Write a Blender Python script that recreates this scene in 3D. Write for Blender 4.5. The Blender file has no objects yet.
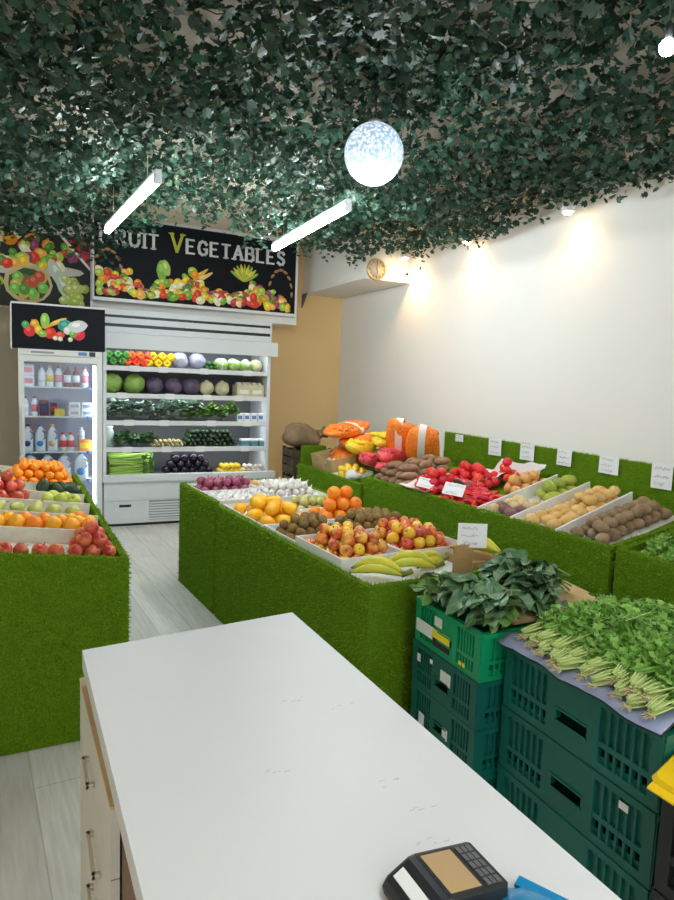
import bpy, math, random
from mathutils import Vector, Matrix, Euler
R_ = random.Random(7)
rnd = R_.uniform
PI = math.pi
SC = bpy.context.scene
COL = SC.collection

# ------------------------------------------------------------------ mesh builder
class MB:
    def __init__(self):
        self.v = []; self.f = []; self.m = []; self.s = []
    def add(self, vs, fs, mi=0, sm=False):
        b = len(self.v)
        self.v.extend([tuple(p) for p in vs])
        for f in fs:
            self.f.append(tuple(b + i for i in f)); self.m.append(mi); self.s.append(sm)
        return self
    def hexa(self, p, mi=0):   # p: bottom 4 (ccw from above), top 4
        return self.add(p, [(3,2,1,0),(4,5,6,7),(0,1,5,4),(1,2,6,5),(2,3,7,6),(3,0,4,7)], mi)
    def box(self, x0,x1,y0,y1,z0,z1, mi=0):
        return self.hexa([(x0,y0,z0),(x1,y0,z0),(x1,y1,z0),(x0,y1,z0),(x0,y0,z1),(x1,y0,z1),(x1,y1,z1),(x0,y1,z1)], mi)
    def bbox(self, x0,x1,y0,y1,z0,z1, r=.005, mi=0):   # chamfered box
        a = [(x0,y0),(x1,y0),(x1,y1),(x0,y1)]
        def ring(z, i):
            o=[]
            o += [(x0+i+r,y0+i),(x1-i-r,y0+i),(x1-i,y0+i+r),(x1-i,y1-i-r),(x1-i-r,y1-i),(x0+i+r,y1-i),(x0+i,y1-i-r),(x0+i,y0+i+r)]
            return [(x,y,z) for x,y in o]
        rings = [ring(z0,r*.7),ring(z0+r,0),ring(z1-r,0),ring(z1,r*.7)]
        vs = sum(rings,[]); fs=[tuple(range(7,-1,-1)), tuple(24+k for k in range(8))]
        for j in range(3):
            for k in range(8):
                fs.append((j*8+k, j*8+(k+1)%8, (j+1)*8+(k+1)%8, (j+1)*8+k))
        return self.add(vs, fs, mi)
    def prism(self, poly, z0, z1, mi=0):
        n=len(poly)
        vs=[(x,y,z0) for x,y in poly]+[(x,y,z1) for x,y in poly]
        fs=[tuple(range(n-1,-1,-1)),tuple(range(n,2*n))]+[(i,(i+1)%n,n+(i+1)%n,n+i) for i in range(n)]
        return self.add(vs,fs,mi)
    def lathe(self, prof, seg=16, mi=0, c=(0,0,0), rfun=None, axis=None, sm=True):
        vs=[]; fs=[]; n=len(prof)
        M = axis if axis is not None else Matrix.Identity(3)
        c=Vector(c)
        for j,(r,z) in enumerate(prof):
            for k in range(seg):
                a=2*PI*k/seg; rr=r*(rfun(a,z) if rfun else 1)
                vs.append(c+M@Vector((rr*math.cos(a),rr*math.sin(a),z)))
        for j in range(n-1):
            for k in range(seg):
                fs.append((j*seg+k,j*seg+(k+1)%seg,(j+1)*seg+(k+1)%seg,(j+1)*seg+k))
        fs.append(tuple(range(seg-1,-1,-1))); fs.append(tuple((n-1)*seg+k for k in range(seg)))
        return self.add(vs,fs,mi,sm)
    def ell(self, c, rad, seg=16, rings=10, mi=0, fn=None, M=None):
        vs=[]; fs=[]; c=Vector(c)
        for j in range(rings+1):
            t=PI*j/rings
            for k in range(seg):
                a=2*PI*k/seg
                d=Vector((math.sin(t)*math.cos(a),math.sin(t)*math.sin(a),-math.cos(t)))
                q=fn(d) if fn else 1
                p=Vector((d.x*rad[0]*q,d.y*rad[1]*q,d.z*rad[2]*q))
                if M is not None: p=M@p
                vs.append(c+p)
        for j in range(rings):
            for k in range(seg):
                fs.append((j*seg+k,j*seg+(k+1)%seg,(j+1)*seg+(k+1)%seg,(j+1)*seg+k))
        return self.add(vs,fs,mi,True)
    def tube(self, pts, r, seg=8, mi=0, sm=True):
        pts=[Vector(p) for p in pts]; n=len(pts)
        rs=r if isinstance(r,(list,tuple)) else [r]*n
        vs=[];fs=[]
        up=Vector((0,0,1))
        for i,p in enumerate(pts):
            t=(pts[min(i+1,n-1)]-pts[max(i-1,0)]).normalized()
            a=t.cross(up)
            if a.length<.05: a=t.cross(Vector((1,0,0)))
            a.normalize(); b=a.cross(t)
            for k in range(seg):
                an=2*PI*k/seg
                vs.append(p+(a*math.cos(an)+b*math.sin(an))*rs[i])
        for i in range(n-1):
            for k in range(seg):
                fs.append((i*seg+k,i*seg+(k+1)%seg,(i+1)*seg+(k+1)%seg,(i+1)*seg+k))
        fs.append(tuple(range(seg-1,-1,-1))); fs.append(tuple((n-1)*seg+k for k in range(seg)))
        return self.add(vs,fs,mi,sm)
    def xf(self, M):
        self.v=[tuple(M@Vector(p)) for p in self.v]; return self
    def mesh(self, name, mats):
        me=bpy.data.meshes.new(name); me.from_pydata(self.v,[],self.f)
        for m in (mats if isinstance(mats,(list,tuple)) else [mats]): me.materials.append(m)
        me.polygons.foreach_set('material_index',self.m)
        me.polygons.foreach_set('use_smooth',self.s); me.update()
        return me
    def build(self, name, mats, parent=None):
        o=bpy.data.objects.new(name,self.mesh(name,mats)); COL.objects.link(o)
        if parent is not None: o.parent=parent
        return o

def tag(o,label=None,cat=None,group=None,kind=None):
    if label: o['label']=label
    if cat: o['category']=cat
    if group: o['group']=group
    if kind: o['kind']=kind
    return o
def empty(name,loc=(0,0,0),rz=0,label=None,cat=None,group=None):
    o=bpy.data.objects.new(name,None); COL.objects.link(o); o.empty_display_size=.05
    o.location=loc; o.rotation_euler=(0,0,rz)
    return tag(o,label,cat,group)
def dup(o,parent=None):
    c=o.copy(); COL.objects.link(c)
    if parent is not None: c.parent=parent
    for ch in list(o.children): dup(ch,c)
    return c
def place(o,loc,rot=None,s=None):
    o.location=loc
    if rot is not None: o.rotation_euler=rot
    if s is not None: o.scale=(s,s,s) if not isinstance(s,tuple) else s
    return o
class Proto:     # first use takes the object itself, later uses copy it with its parts
    def __init__(s,o): s.o=o; s.used=False
    def get(s):
        if not s.used: s.used=True; return s.o
        return dup(s.o)

# ------------------------------------------------------------------ materials
def mat(name,col,rough=.5,var=0.0,noise=None,bump=None,metal=0,spec=.5,emit=None,col2=None,hvar=0.0,sub=0,attr=None,coat=0):
    m=bpy.data.materials.new(name); m.use_nodes=True
    nt=m.node_tree; b=nt.nodes['Principled BSDF']; L=nt.links; N=nt.nodes.new
    b.inputs['Roughness'].default_value=rough; b.inputs['Metallic'].default_value=metal
    b.inputs['Specular IOR Level'].default_value=spec
    if coat: b.inputs['Coat Weight'].default_value=coat
    if sub:
        b.inputs['Subsurface Weight'].default_value=sub; b.inputs['Subsurface Radius'].default_value=(.02,.01,.005)
    c=(*col,1); b.inputs['Base Color'].default_value=c
    out=None
    tc=N('ShaderNodeTexCoord')
    if attr:
        a=N('ShaderNodeAttribute'); a.attribute_name=attr; out=a.outputs['Color']
    if col2 is not None:
        ns=N('ShaderNodeTexNoise'); ns.inputs['Scale'].default_value=noise or 10; ns.inputs['Detail'].default_value=4
        L.new(tc.outputs['Object'],ns.inputs['Vector'])
        oi=N('ShaderNodeObjectInfo'); ad=N('ShaderNodeVectorMath'); ad.operation='MULTIPLY_ADD'
        L.new(oi.outputs['Random'],ad.inputs[0]); ad.inputs[1].default_value=(31,17,53); L.new(tc.outputs['Object'],ad.inputs[2])
        L.new(ad.outputs[0],ns.inputs['Vector'])
        r=N('ShaderNodeValToRGB'); r.color_ramp.elements[0].position=.38; r.color_ramp.elements[1].position=.62
        r.color_ramp.elements[0].color=c; r.color_ramp.elements[1].color=(*col2,1)
        L.new(ns.outputs['Fac'],r.inputs['Fac']); out=r.outputs['Color']
    if var or hvar:
        oi=N('ShaderNodeObjectInfo'); h=N('ShaderNodeHueSaturation')
        mr=N('ShaderNodeMapRange'); mr.inputs['To Min'].default_value=1-var; mr.inputs['To Max'].default_value=1+var
        L.new(oi.outputs['Random'],mr.inputs['Value']); L.new(mr.outputs[0],h.inputs['Value'])
        mu=N('ShaderNodeMath'); mu.operation='MULTIPLY'; mu.inputs[1].default_value=7.31; L.new(oi.outputs['Random'],mu.inputs[0])
        fr=N('ShaderNodeMath'); fr.operation='FRACT'; L.new(mu.outputs[0],fr.inputs[0])
        m2=N('ShaderNodeMapRange'); m2.inputs['To Min'].default_value=.5-hvar; m2.inputs['To Max'].default_value=.5+hvar
        L.new(fr.outputs[0],m2.inputs['Value']); L.new(m2.outputs[0],h.inputs['Hue'])
        if out: L.new(out,h.inputs['Color'])
        else: h.inputs['Color'].default_value=c
        out=h.outputs['Color']
    if out: L.new(out,b.inputs['Base Color'])
    if bump:
        n2=N('ShaderNodeTexNoise'); n2.inputs['Scale'].default_value=bump[0]; n2.inputs['Detail'].default_value=3
        L.new(tc.outputs['Object'],n2.inputs['Vector'])
        bp=N('ShaderNodeBump'); bp.inputs['Strength'].default_value=bump[1]; bp.inputs['Distance'].default_value=bump[2] if len(bump)>2 else .005
        L.new(n2.outputs['Fac'],bp.inputs['Height']); L.new(bp.outputs['Normal'],b.inputs['Normal'])
    if emit:
        b.inputs['Emission Color'].default_value=(*emit[0],1); b.inputs['Emission Strength'].default_value=emit[1]
    return m
def glassy(name,tint=(1,1,1),refl=.08):
    m=bpy.data.materials.new(name); m.use_nodes=True; nt=m.node_tree; nt.nodes.clear(); N=nt.nodes.new
    o=N('ShaderNodeOutputMaterial'); t=N('ShaderNodeBsdfTransparent'); t.inputs[0].default_value=(*tint,1)
    g=N('ShaderNodeBsdfGlossy'); g.inputs['Roughness'].default_value=.03
    mx=N('ShaderNodeMixShader'); mx.inputs[0].default_value=refl
    nt.links.new(t.outputs[0],mx.inputs[1]); nt.links.new(g.outputs[0],mx.inputs[2]); nt.links.new(mx.outputs[0],o.inputs[0])
    return m

WHITE=mat('white_enamel',(.78,.80,.82),.35)
WALLW=mat('wall_paint_white',(.83,.815,.79),.8,bump=(60,.08))
WALLT=mat('wall_warm_light_tint',(.85,.60,.29),.8,bump=(60,.08))  # warm orange light on the back wall, put into its base colour
WALLB=mat('wall_paint_beige',(.78,.70,.56),.8)
CEILM=mat('ceiling_cream',(.62,.55,.45),.9)
TURF=mat('artificial_turf',(.10,.205,.006),.9,noise=140,col2=(.16,.30,.012),bump=(380,.7,.01),spec=.1)
TURFB=mat('artificial_turf_blade',(.15,.295,.008),.8,noise=45,col2=(.23,.39,.02),spec=.15)
CREAM=mat('tray_cream_board',(.72,.68,.58),.7,noise=30,col2=(.66,.61,.50))
TRAYW=mat('tray_white_board',(.84,.84,.83),.6)
CARD=mat('price_card_white',(.85,.86,.88),.6)
INK=mat('pen_ink_grey',(.36,.38,.44),.6)
KRAFT=mat('kraft_cardboard',(.48,.30,.13),.8,noise=20,col2=(.42,.26,.11))
KRAFTL=mat('kraft_cardboard_light',(.60,.42,.20),.8,noise=20,col2=(.54,.37,.17))
STEM=mat('fruit_stem_brown',(.11,.06,.02),.8)
STEMG=mat('stem_green',(.10,.25,.04),.6)
BLACK=mat('black_plastic',(.012,.013,.016),.4)
DARK=mat('dark_gap',(.02,.022,.025),.6)
STEEL=mat('brushed_steel',(.60,.54,.43),.4,metal=.35)
# ------------------------------------------------------------------ camera
cam=bpy.data.cameras.new('camera'); co=bpy.data.objects.new('camera',cam); COL.objects.link(co)
cam.sensor_fit='VERTICAL'; cam.sensor_height=36; cam.lens=650/900*36; cam.clip_start=.02
rt=Vector((.905,-.424,.040)); fw=Vector((.426,.898,-.109)).normalized()
rt=(rt-fw*rt.dot(fw)).normalized(); up=rt.cross(fw)
co.matrix_world=Matrix(((rt.x,up.x,-fw.x,0),(rt.y,up.y,-fw.y,0),(rt.z,up.z,-fw.z,1.5),(0,0,0,1)))
SC.camera=co

# ------------------------------------------------------------------ room
def struct(name,mb,m):
    return tag(mb.build(name,m),kind='structure')
FLM=bpy.data.materials.new('floor_laminate_whitewashed'); FLM.use_nodes=True
def floor_nodes():
    nt=FLM.node_tree; b=nt.nodes['Principled BSDF']; L=nt.links; N=nt.nodes.new
    tc=N('ShaderNodeTexCoord'); mp=N('ShaderNodeMapping'); mp.inputs['Rotation'].default_value=(0,0,PI/2-.08)
    L.new(tc.outputs['Object'],mp.inputs[0])
    br=N('ShaderNodeTexBrick'); br.inputs['Scale'].default_value=1; br.offset=.37
    br.inputs['Brick Width'].default_value=1.2; br.inputs['Row Height'].default_value=.19; br.inputs['Mortar Size'].default_value=.0018
    br.inputs['Color1'].default_value=(.62,.61,.58,1); br.inputs['Color2'].default_value=(.74,.735,.71,1); br.inputs['Mortar'].default_value=(.45,.43,.40,1)
    L.new(mp.outputs[0],br.inputs[0])
    m2=N('ShaderNodeMapping'); m2.inputs['Scale'].default_value=(2,26,1); L.new(mp.outputs[0],m2.inputs[0])
    ns=N('ShaderNodeTexNoise'); ns.inputs['Scale'].default_value=2.2; ns.inputs['Detail'].default_value=6; L.new(m2.outputs[0],ns.inputs[0])
    r=N('ShaderNodeValToRGB'); r.color_ramp.elements[0].color=(.86,.845,.82,1); r.color_ramp.elements[1].color=(1.06,1.05,1.03,1)
    r.color_ramp.elements[0].position=.33; r.color_ramp.elements[1].position=.68
    L.new(ns.outputs[0],r.inputs[0])
    mx=N('ShaderNodeMix'); mx.data_type='RGBA'; mx.blend_type='MULTIPLY'; mx.inputs[0].default_value=1
    L.new(br.outputs[0],mx.inputs[6]); L.new(r.outputs[0],mx.inputs[7]); L.new(mx.outputs[2],b.inputs['Base Color'])
    b.inputs['Roughness'].default_value=.38
floor_nodes()
XL,XR,YB,YF,ZC=-1.05,3.38,7.15,-1.6,2.86
struct('floor',MB().box(XL-.1,XR+.1,YF,YB+.1,-.06,0),FLM)
struct('wall_right',MB().box(XR,XR+.1,YF,YB+.1,0,3.3),WALLW)
struct('wall_left',MB().box(XL-.1,XL,YF,YB+.1,0,3.3),WALLB)
struct('wall_back',MB().box(XL,1.5,YB,YB+.1,0,3.3),WALLB)
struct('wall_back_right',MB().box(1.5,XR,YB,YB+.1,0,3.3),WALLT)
struct('ceiling',MB().box(XL-.1,XR+.1,YF,6.25,ZC,ZC+.06),CEILM)
struct('ceiling_back',MB().box(XL-.1,XR+.1,6.25,YB+.1,3.0,3.06),WALLW)
struct('trim_1',MB().box(XL,2.62,6.68,YB-.002,2.06,2.998),WALLW)            # bulkhead behind the signs
bb=MB(); bb.box(XL,2.3,6.6,6.68,2.9,2.96); bb.box(XL,2.3,6.62,6.68,2.84,2.9); struct('trim_2',bb,WALLW)
struct('trim_3',MB().box(2.876,XR-.001,5.6,YB-.002,2.455,3.0),WALLW)           # boxed beam along right wall
# shop front behind the camera: low wall and header around the open window
ff=MB(); ff.box(XL,XR,YF-.1,YF,0,.45); ff.box(XL,XR,YF-.1,YF,2.75,3.3); ff.box(XL,XL+.15,YF-.1,YF,.45,2.75); ff.box(XR-.15,XR,YF-.1,YF,.45,2.75)
struct('wall_front',ff,WALLW)
struct('window_1',MB().box(1.1,1.16,YF-.08,YF-.02,.45,2.75),WHITE)
br=empty('shelf_bracket',(2.62,6.35,2.2),0,'dark triangular bracket under the far end of the white boxed beam','bracket')
br.location=(2.86,7.0,2.36)
MB().add([(0,0,.095),(0,.15,.095),(0,.15,-.06),(.012,0,.095),(.012,.15,.095),(.012,.15,-.06)],[(0,1,2),(5,4,3),(0,3,4,1),(1,4,5,2),(2,5,3,0)]).build('gusset',mat('bracket_grey',(.12,.11,.11),.5),br)
# ------------------------------------------------------------------ lights
w=bpy.data.worlds.new('world'); SC.world=w; w.use_nodes=True
w.node_tree.nodes['Background'].inputs[0].default_value=(.92,.97,1,1); w.node_tree.nodes['Background'].inputs[1].default_value=.4
def lamp(kind,name,loc,energy,col=(1,1,1),parent=None,**k):
    l=bpy.data.lights.new(name,kind); l.energy=energy; l.color=col
    for a,b in k.items(): setattr(l,a,b)
    o=bpy.data.objects.new(name,l); COL.objects.link(o); o.location=loc
    if parent is not None: o.parent=parent
    return o
d=lamp('AREA','daylight_window',((XL+XR)/2,YF-.15,1.6),24,(.95,.98,1),shape='RECTANGLE',size=4.0,size_y=2.2); d.rotation_euler=(PI/2,0,0)
TUBE=mat('tube_glow',(1,1,1),.3,emit=((.88,.98,1),60))
BULBW=mat('warm_bulb_glow',(1,.8,.5),.3,emit=((1,.72,.36),40))
def batten(a,b,label):
    a=Vector(a); b=Vector(b); L=(b-a).length; ang=math.atan2(b.y-a.y,b.x-a.x)
    r=empty('tube_light',(a+b)/2,ang,label,'ceiling light','fluorescent tube lights')
    MB().bbox(-L/2-.03,L/2+.03,-.018,.018,.026,.05,.005).build('housing',WHITE,r)
    MB().tube([(-L/2,0,0),(L/2,0,0)],.023,12).build('tube',TUBE,r)
    for s in (-1,1):
        MB().bbox(s*(L/2+.015)-.015,s*(L/2+.015)+.012,-.022,.022,-.022,.03,.005).build('end_cap',WHITE,r)
    for s in (-1,1):
        MB().tube([(s*L*.35,0,.05),(s*L*.35,0,.358)],.002,6).build('hanging_wire',STEEL,r)
batten((.52,5.11,2.5),(.615,3.64,2.5),'left white tube light, hanging under the ivy before the left poster')
batten((.80,.45,2.5),(.86,-.95,2.5),'added unseen white tube light behind the camera, brightening the counter and front faces')  # extra unseen tube, added to light front faces and the counter top
batten((1.753,4.98,2.5),(1.70,3.58,2.5),'right white tube light, hanging under the ivy before the black fruit sign')
def globe_mat():
    m=bpy.data.materials.new('globe_crystal_glow'); m.use_nodes=True; nt=m.node_tree; b=nt.nodes['Principled BSDF']; N=nt.nodes.new; L=nt.links
    tc=N('ShaderNodeTexCoord'); v=N('ShaderNodeTexVoronoi'); v.inputs['Scale'].default_value=75; L.new(tc.outputs['Object'],v.inputs[0])
    r=N('ShaderNodeValToRGB'); r.color_ramp.elements[0].color=(.95,.98,1,1); r.color_ramp.elements[1].color=(.20,.31,.45,1); r.color_ramp.elements[0].position=.25; r.color_ramp.elements[1].position=.62
    L.new(v.outputs['Distance'],r.inputs[0]); L.new(r.outputs[0],b.inputs['Emission Color']); b.inputs['Emission Strength'].default_value=.75
    bp=N('ShaderNodeBump'); bp.inputs['Distance'].default_value=.004; L.new(v.outputs['Distance'],bp.inputs['Height']); L.new(bp.outputs[0],b.inputs['Normal'])
    b.inputs['Base Color'].default_value=(.6,.75,.9,1); b.inputs['Roughness'].default_value=.15
    return m
g=empty('globe_pendant',(1.396,2.684,2.5),0,'large sparkling crystal globe lamp hanging from the ivy ceiling','lamp')
MB().ell((0,0,0),(.132,.132,.132),32,20).build('globe',globe_mat(),g)
MB().lathe([(.03,.126),(.03,.140),(.012,.145),(.012,.15)],16).build('cap',STEEL,g)
MB().tube([(0,0,.15),(0,0,.36)],.004,6).build('cord',BLACK,g)
lamp('POINT','globe_light',(0,0,-.2),20,(.85,.94,1),g,shadow_soft_size=.12)
g=empty('pendant_bulb',(1.694,1.431,2.5),0,'small bright bulb at the upper right edge of the ivy ceiling','lamp')
MB().ell((0,0,0),(.024,.024,.024),16,10).build('bulb',mat('cool_bulb_glow',(1,1,1),.3,emit=((.9,.97,1),25)),g)
MB().lathe([(.010,.024),(.011,.05),(.006,.07)],12).build('socket',DARK,g); MB().tube([(0,0,.07),(0,0,.36)],.003,6).build('cord',BLACK,g)
for (x,y,l,n) in [(3.24,3.405,'warm downlight above the middle of the white wall, the largest of the row','x'),(3.27,4.55,'warm downlight in the middle of the row along the white wall','x'),(3.22,5.46,'warm downlight just beside the round clock','x'),(3.24,2.2,None,'x')]:
    if l is None: l='warm downlight above the nearest stretch of white wall'
    s=empty('spotlight',(x,y,2.66),0,l,'spotlight','warm downlights along the right wall')
    MB().lathe([(.038,0),(.046,.002),(.046,.05),(.03,.07),(.006,.075)],20).build('housing',WHITE,s)
    MB().ell((0,0,-.004),(.028,.028,.016),16,8).build('bulb',BULBW,s)
    MB().tube([(0,0,.07),(0,0,.2)],.006,6).build('stem',WHITE,s)
    lp=lamp('SPOT','spot_beam',(0,0,-.03),14 if y>5 else 4.5,(1,.62,.26),s,spot_size=2.9,spot_blend=1.0,shadow_soft_size=.03)

# ------------------------------------------------------------------ ivy ceiling (stuff)
def ivy():
    import numpy as np
    rs=np.random.RandomState(3)
    shape=[(0,-.5),(.30,-.42),(.52,-.10),(.26,.02),(.40,.36),(.12,.30),(0,.62),(-.12,.30),(-.40,.36),(-.26,.02),(-.52,-.10),(-.30,-.42)]
    V=[];F=[];Cc=[]
    far=[(-1.1,6.35),(0.0,6.3),(.45,6.0),(.75,5.55),(1.0,4.75),(1.3,4.72),(1.62,4.95),(2.0,5.3),(2.4,5.6),(2.85,5.58),(3.05,5.4),(3.2,5.2)]
    def yend(x):
        for (a,b),(c,d_) in zip(far,far[1:]):
            if a<=x<=c: return b+(d_-b)*(x-a)/(c-a)
        return 5
    def h(x,y): return 2.70+.035*math.sin(x*3.1+y*1.3)+.03*math.sin(y*4.3-x*2.2)+.02*math.sin(9*x+2*y)
    n=0
    while n<30000:
        x=rs.uniform(-.98,3.20); y=rs.uniform(.9,6.35)
        ye=yend(x)+.05*math.sin(x*23)
        if y>ye: continue
        edge=max(0,1-(ye-y)/.25)
        xe=max(0,1-(3.20-x)/.2)
        z=min(h(x,y)+rs.uniform(-.05,.07),2.80)
        if edge>0: z-=edge*rs.uniform(0,.16)
        if xe>0: z-=xe*rs.uniform(0,.08)
        if y>5 and x<.9: z-=rs.uniform(0,.12)
        if y>5.6 and .3<x<.85: z-=rs.uniform(0,.16)
        if abs(x-2.97)<.16 and y>5.2 and z<2.66: continue
        # keep clear of lamps
        if abs(x-1.396)<.14 and abs(y-2.684)<.14 and z<2.66: continue
        if (abs(x-.57)<.06 or abs(x-1.73)<.06) and 3.5<y<5.2 and z<2.6: continue
        s=rs.uniform(.030,.056)
        M=Euler((rs.normal(0,.62),rs.normal(0,.62),rs.uniform(0,6.28))).to_matrix()
        fold=rs.uniform(-.35,.25)
        b=len(V)
        V.append((x,y,z))
        for (a,c) in shape:
            p=M@Vector((a*s,c*s,fold*abs(a)*s+.12*c*c*s)); V.append((x+p.x,y+p.y,z+p.z))
        g=rs.uniform()
        t=rs.uniform(.40,1.05)
        if g<.55: c_=(.022,.075,.042)
        elif g<.85: c_=(.026,.082,.050)
        else: c_=(.065,.125,.075)
        Cc.append((c_[0]*t,c_[1]*t,c_[2]*t))
        for k in range(12): F.append((b,b+1+k,b+1+(k+1)%12))
        n+=1
    nl=n
    me=bpy.data.meshes.new('ivy_foliage')
    # vines
    vb=MB()
    for i in range(70):
        x=rs.uniform(-1,3.1); y=rs.uniform(1,5.5); a=rs.uniform(0,6.28); pts=[]
        for k in range(9):
            if not(-1.03<x<3.2 and y<yend(min(max(x,-1.05),3.19))): break
            pts.append((x,y,h(x,y)+rs.uniform(-.05,.05))); a+=rs.normal(0,.35); x+=.11*math.cos(a); y+=.11*math.sin(a)
        if len(pts)>2: vb.tube(pts,.0025,5)
    for i in range(16):
        x=rs.uniform(-.8,3.0); y=rs.uniform(1.2,4.5); vb.tube([(x,y,h(x,y)),(x+.01,y,2.8595)],.002,5)
    b=len(V); V+=vb.v; F+=[tuple(b+i for i in f) for f in vb.f]
    me.from_pydata(V,[],F)
    at=me.color_attributes.new('Tint','FLOAT_COLOR','POINT')
    arr=np.ones((len(V),4),dtype=np.float32); 
    arr[:nl*13,:3]=np.repeat(np.array(Cc,dtype=np.float32),13,axis=0); arr[nl*13:,:3]=(.08,.06,.03)
    at.data.foreach_set('color',arr.ravel())
    me.materials.append(mat('ivy_leaf',(.03,.08,.05),.48,attr='Tint',spec=.35)); me.update()
    o=bpy.data.objects.new('ivy_foliage',me); COL.objects.link(o)
    tag(o,'dense dark green artificial ivy leaves covering the whole ceiling','foliage',kind='stuff')
ivy()

# ------------------------------------------------------------------ signs
STYLE={}
PICK=[(.75,.06,.03),(.85,.30,.02),(.90,.62,.04),(.20,.45,.05),(.10,.28,.04),(.85,.80,.55),(.55,.05,.08),(.45,.60,.10),(.30,.06,.16),(.90,.45,.10)]
def printed(name,W,H,specs,parent,seed,gloss=.6):
    """flat printed picture of assorted produce: overlapping outlines with colours, on the panel face (local x right, z up, faces -y)"""
    rs=random.Random(seed); mb=MB(); cols=[]
    def blob(cx,cz,rx,rz,c,rot=0,n=14,y=0):
        vs=[];ca,sa=math.cos(rot),math.sin(rot)
        for k in range(n):
            a=2*PI*k/n; q=1+rs.uniform(-.06,.06); px=rx*math.cos(a)*q; pz=rz*math.sin(a)*q
            vs.append((min(max(cx+px*ca-pz*sa,0),W),y,min(max(cz+px*sa+pz*ca,0),H)))
        mb.add(vs,[tuple(range(n))]); cols.extend([c]*n)
    y=-.0012
    for i,(cx,cz,rx,rz,c,rot) in enumerate(specs):
        y-=.00003
        blob(cx,cz,rx,rz,c,rot,y=y)
        hi=tuple(min(1,k*1.35+.05) for k in c)
        blob(cx-rx*.2,cz+rz*.25,rx*.45,rz*.4,hi,rot,8,y-.00001)
    o=mb.build(name,mat(name+'_ink',(.5,.5,.5),gloss,attr='Tint',spec=.2),parent)
    at=o.data.color_attributes.new('Tint','FLOAT_COLOR','POINT')
    for i,c in enumerate(cols): at.data[i].color=(*c,1)
    return o
def heap(rs,x0,x1,z0,top,r,n,greens=True):
    out=[]
    for i in range(n):
        x=rs.uniform(x0,x1); zt=top(x); z=z0+(zt-z0)*rs.random()**1.2
        out.append((x,z,rs.uniform(.7,1.3)*r,rs.uniform(.6,1.1)*r,rs.choice(PICK),rs.uniform(0,3)))
    out.sort(key=lambda s:-s[1]); return out
# stroke-built serif capitals
GL={'F':[[(0,0),(0,1)],[(0,1),(.58,1)],[(0,.52),(.42,.52)]],'R':[[(0,0),(0,1)],[(0,1),(.4,1),(.56,.9),(.56,.66),(.4,.54),(0,.54)],[(.3,.54),(.62,0)]],
 'U':[[(0,1),(0,.28),(.12,.06),(.32,0),(.52,.06),(.64,.28),(.64,1)]],'I':[[(.06,0),(.06,1)]],'T':[[(.32,0),(.32,1)],[(0,1),(.64,1)]],
 'V':[[(0,1),(.33,0),(.66,1)]],'E':[[(0,0),(0,1)],[(0,1),(.54,1)],[(0,.52),(.42,.52)],[(0,0),(.56,0)]],
 'G':[[(.62,.8),(.48,.96),(.3,1),(.1,.88),(0,.5),(.1,.12),(.3,0),(.5,.04),(.62,.16),(.62,.44),(.42,.44)]],
 'A':[[(0,0),(.34,1),(.68,0)],[(.14,.36),(.54,.36)]],'B':[[(0,0),(0,1)],[(0,1),(.38,1),(.52,.9),(.52,.66),(.38,.54),(0,.54)],[(.38,.54),(.58,.42),(.58,.12),(.42,0),(0,0)]],
 'L':[[(0,0),(0,1)],[(0,0),(.54,0)]],'S':[[(.52,.84),(.4,.98),(.2,1),(.04,.86),(.06,.66),(.26,.54),(.46,.44),(.54,.24),(.42,.04),(.22,0),(.02,.14)]]}
WD={'I':.12}
SERIF={'F':[(0,0),(0,1)],'R':[(0,0),(0,1),(.62,0)],'U':[(0,1),(.64,1)],'I':[(.06,0),(.06,1)],'T':[(.32,0)],'V':[(0,1),(.66,1)],'A':[(0,0),(.68,0)],'B':[],'L':[(0,1)],'E':[],'G':[],'S':[]}
def glyph(ch,x,z,h,wst,y0,dep):
    mb=MB(); s=h
    def seg(a,b,t):
        a=Vector((a[0],a[1]));b=Vector((b[0],b[1]));d_=(b-a); L=d_.length; d_/=L; n=Vector((-d_.y,d_.x))*t/2; e=d_*t*.35
        q=[a-e-n,b+e-n,b+e+n,a-e+n]
        mb.hexa([(p.x,y0,p.y) for p in q]+[(p.x,y0-dep,p.y) for p in q])
    for st in GL[ch]:
        for a,b in zip(st,st[1:]):
            thin=.62 if abs(a[1]-b[1])<.05 else 1
            seg((x+a[0]*s,z+a[1]*s),(x+b[0]*s,z+b[1]*s),wst*thin)
    for (a,b) in SERIF[ch]:
        seg((x+a*s-wst*.85,z+b*s),(x+a*s+wst*.85,z+b*s),wst*.45)
    w=max(p[0] for st in GL[ch] for p in st)
    return mb,w*s
BLKSIGN=mat('sign_black',(.006,.008,.012),.55,spec=.15)
LETW=mat('letter_white',(.75,.78,.80),.4); LETY=mat('letter_yellow_green',(.62,.60,.05),.4); FRAME=mat('sign_frame_white',(.8,.8,.82),.4)
sg=empty('shop_sign',(.545,6.54,2.170),math.radians(2.5),'long black sign reading fruit vegetables above a row of printed produce, over the open cooler','sign')
W,H=2.03,.735
MB().box(0,W,0,.03,0,H).build('panel',BLKSIGN,sg)
fr=MB(); fr.box(-.012,W+.012,-.006,.032,-.03,0); fr.box(W,W+.014,-.006,.032,0,H); fr.box(-.014,0,-.006,.032,0,H); fr.build('frame',FRAME,sg)
rs=random.Random(5); sp=[]
def topc(x): return .20+.08*math.sin(x*9)+.05*math.sin(x*21+1)
sp+=[(.62,.30,.05,.10,(.25,.5,.08),0),(.66,.33,.04,.08,(.45,.62,.15),.3),(1.0,.30,.10,.018,(.85,.5,.1),.7),(1.04,.28,.10,.018,(.85,.6,.2),.6)]
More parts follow.
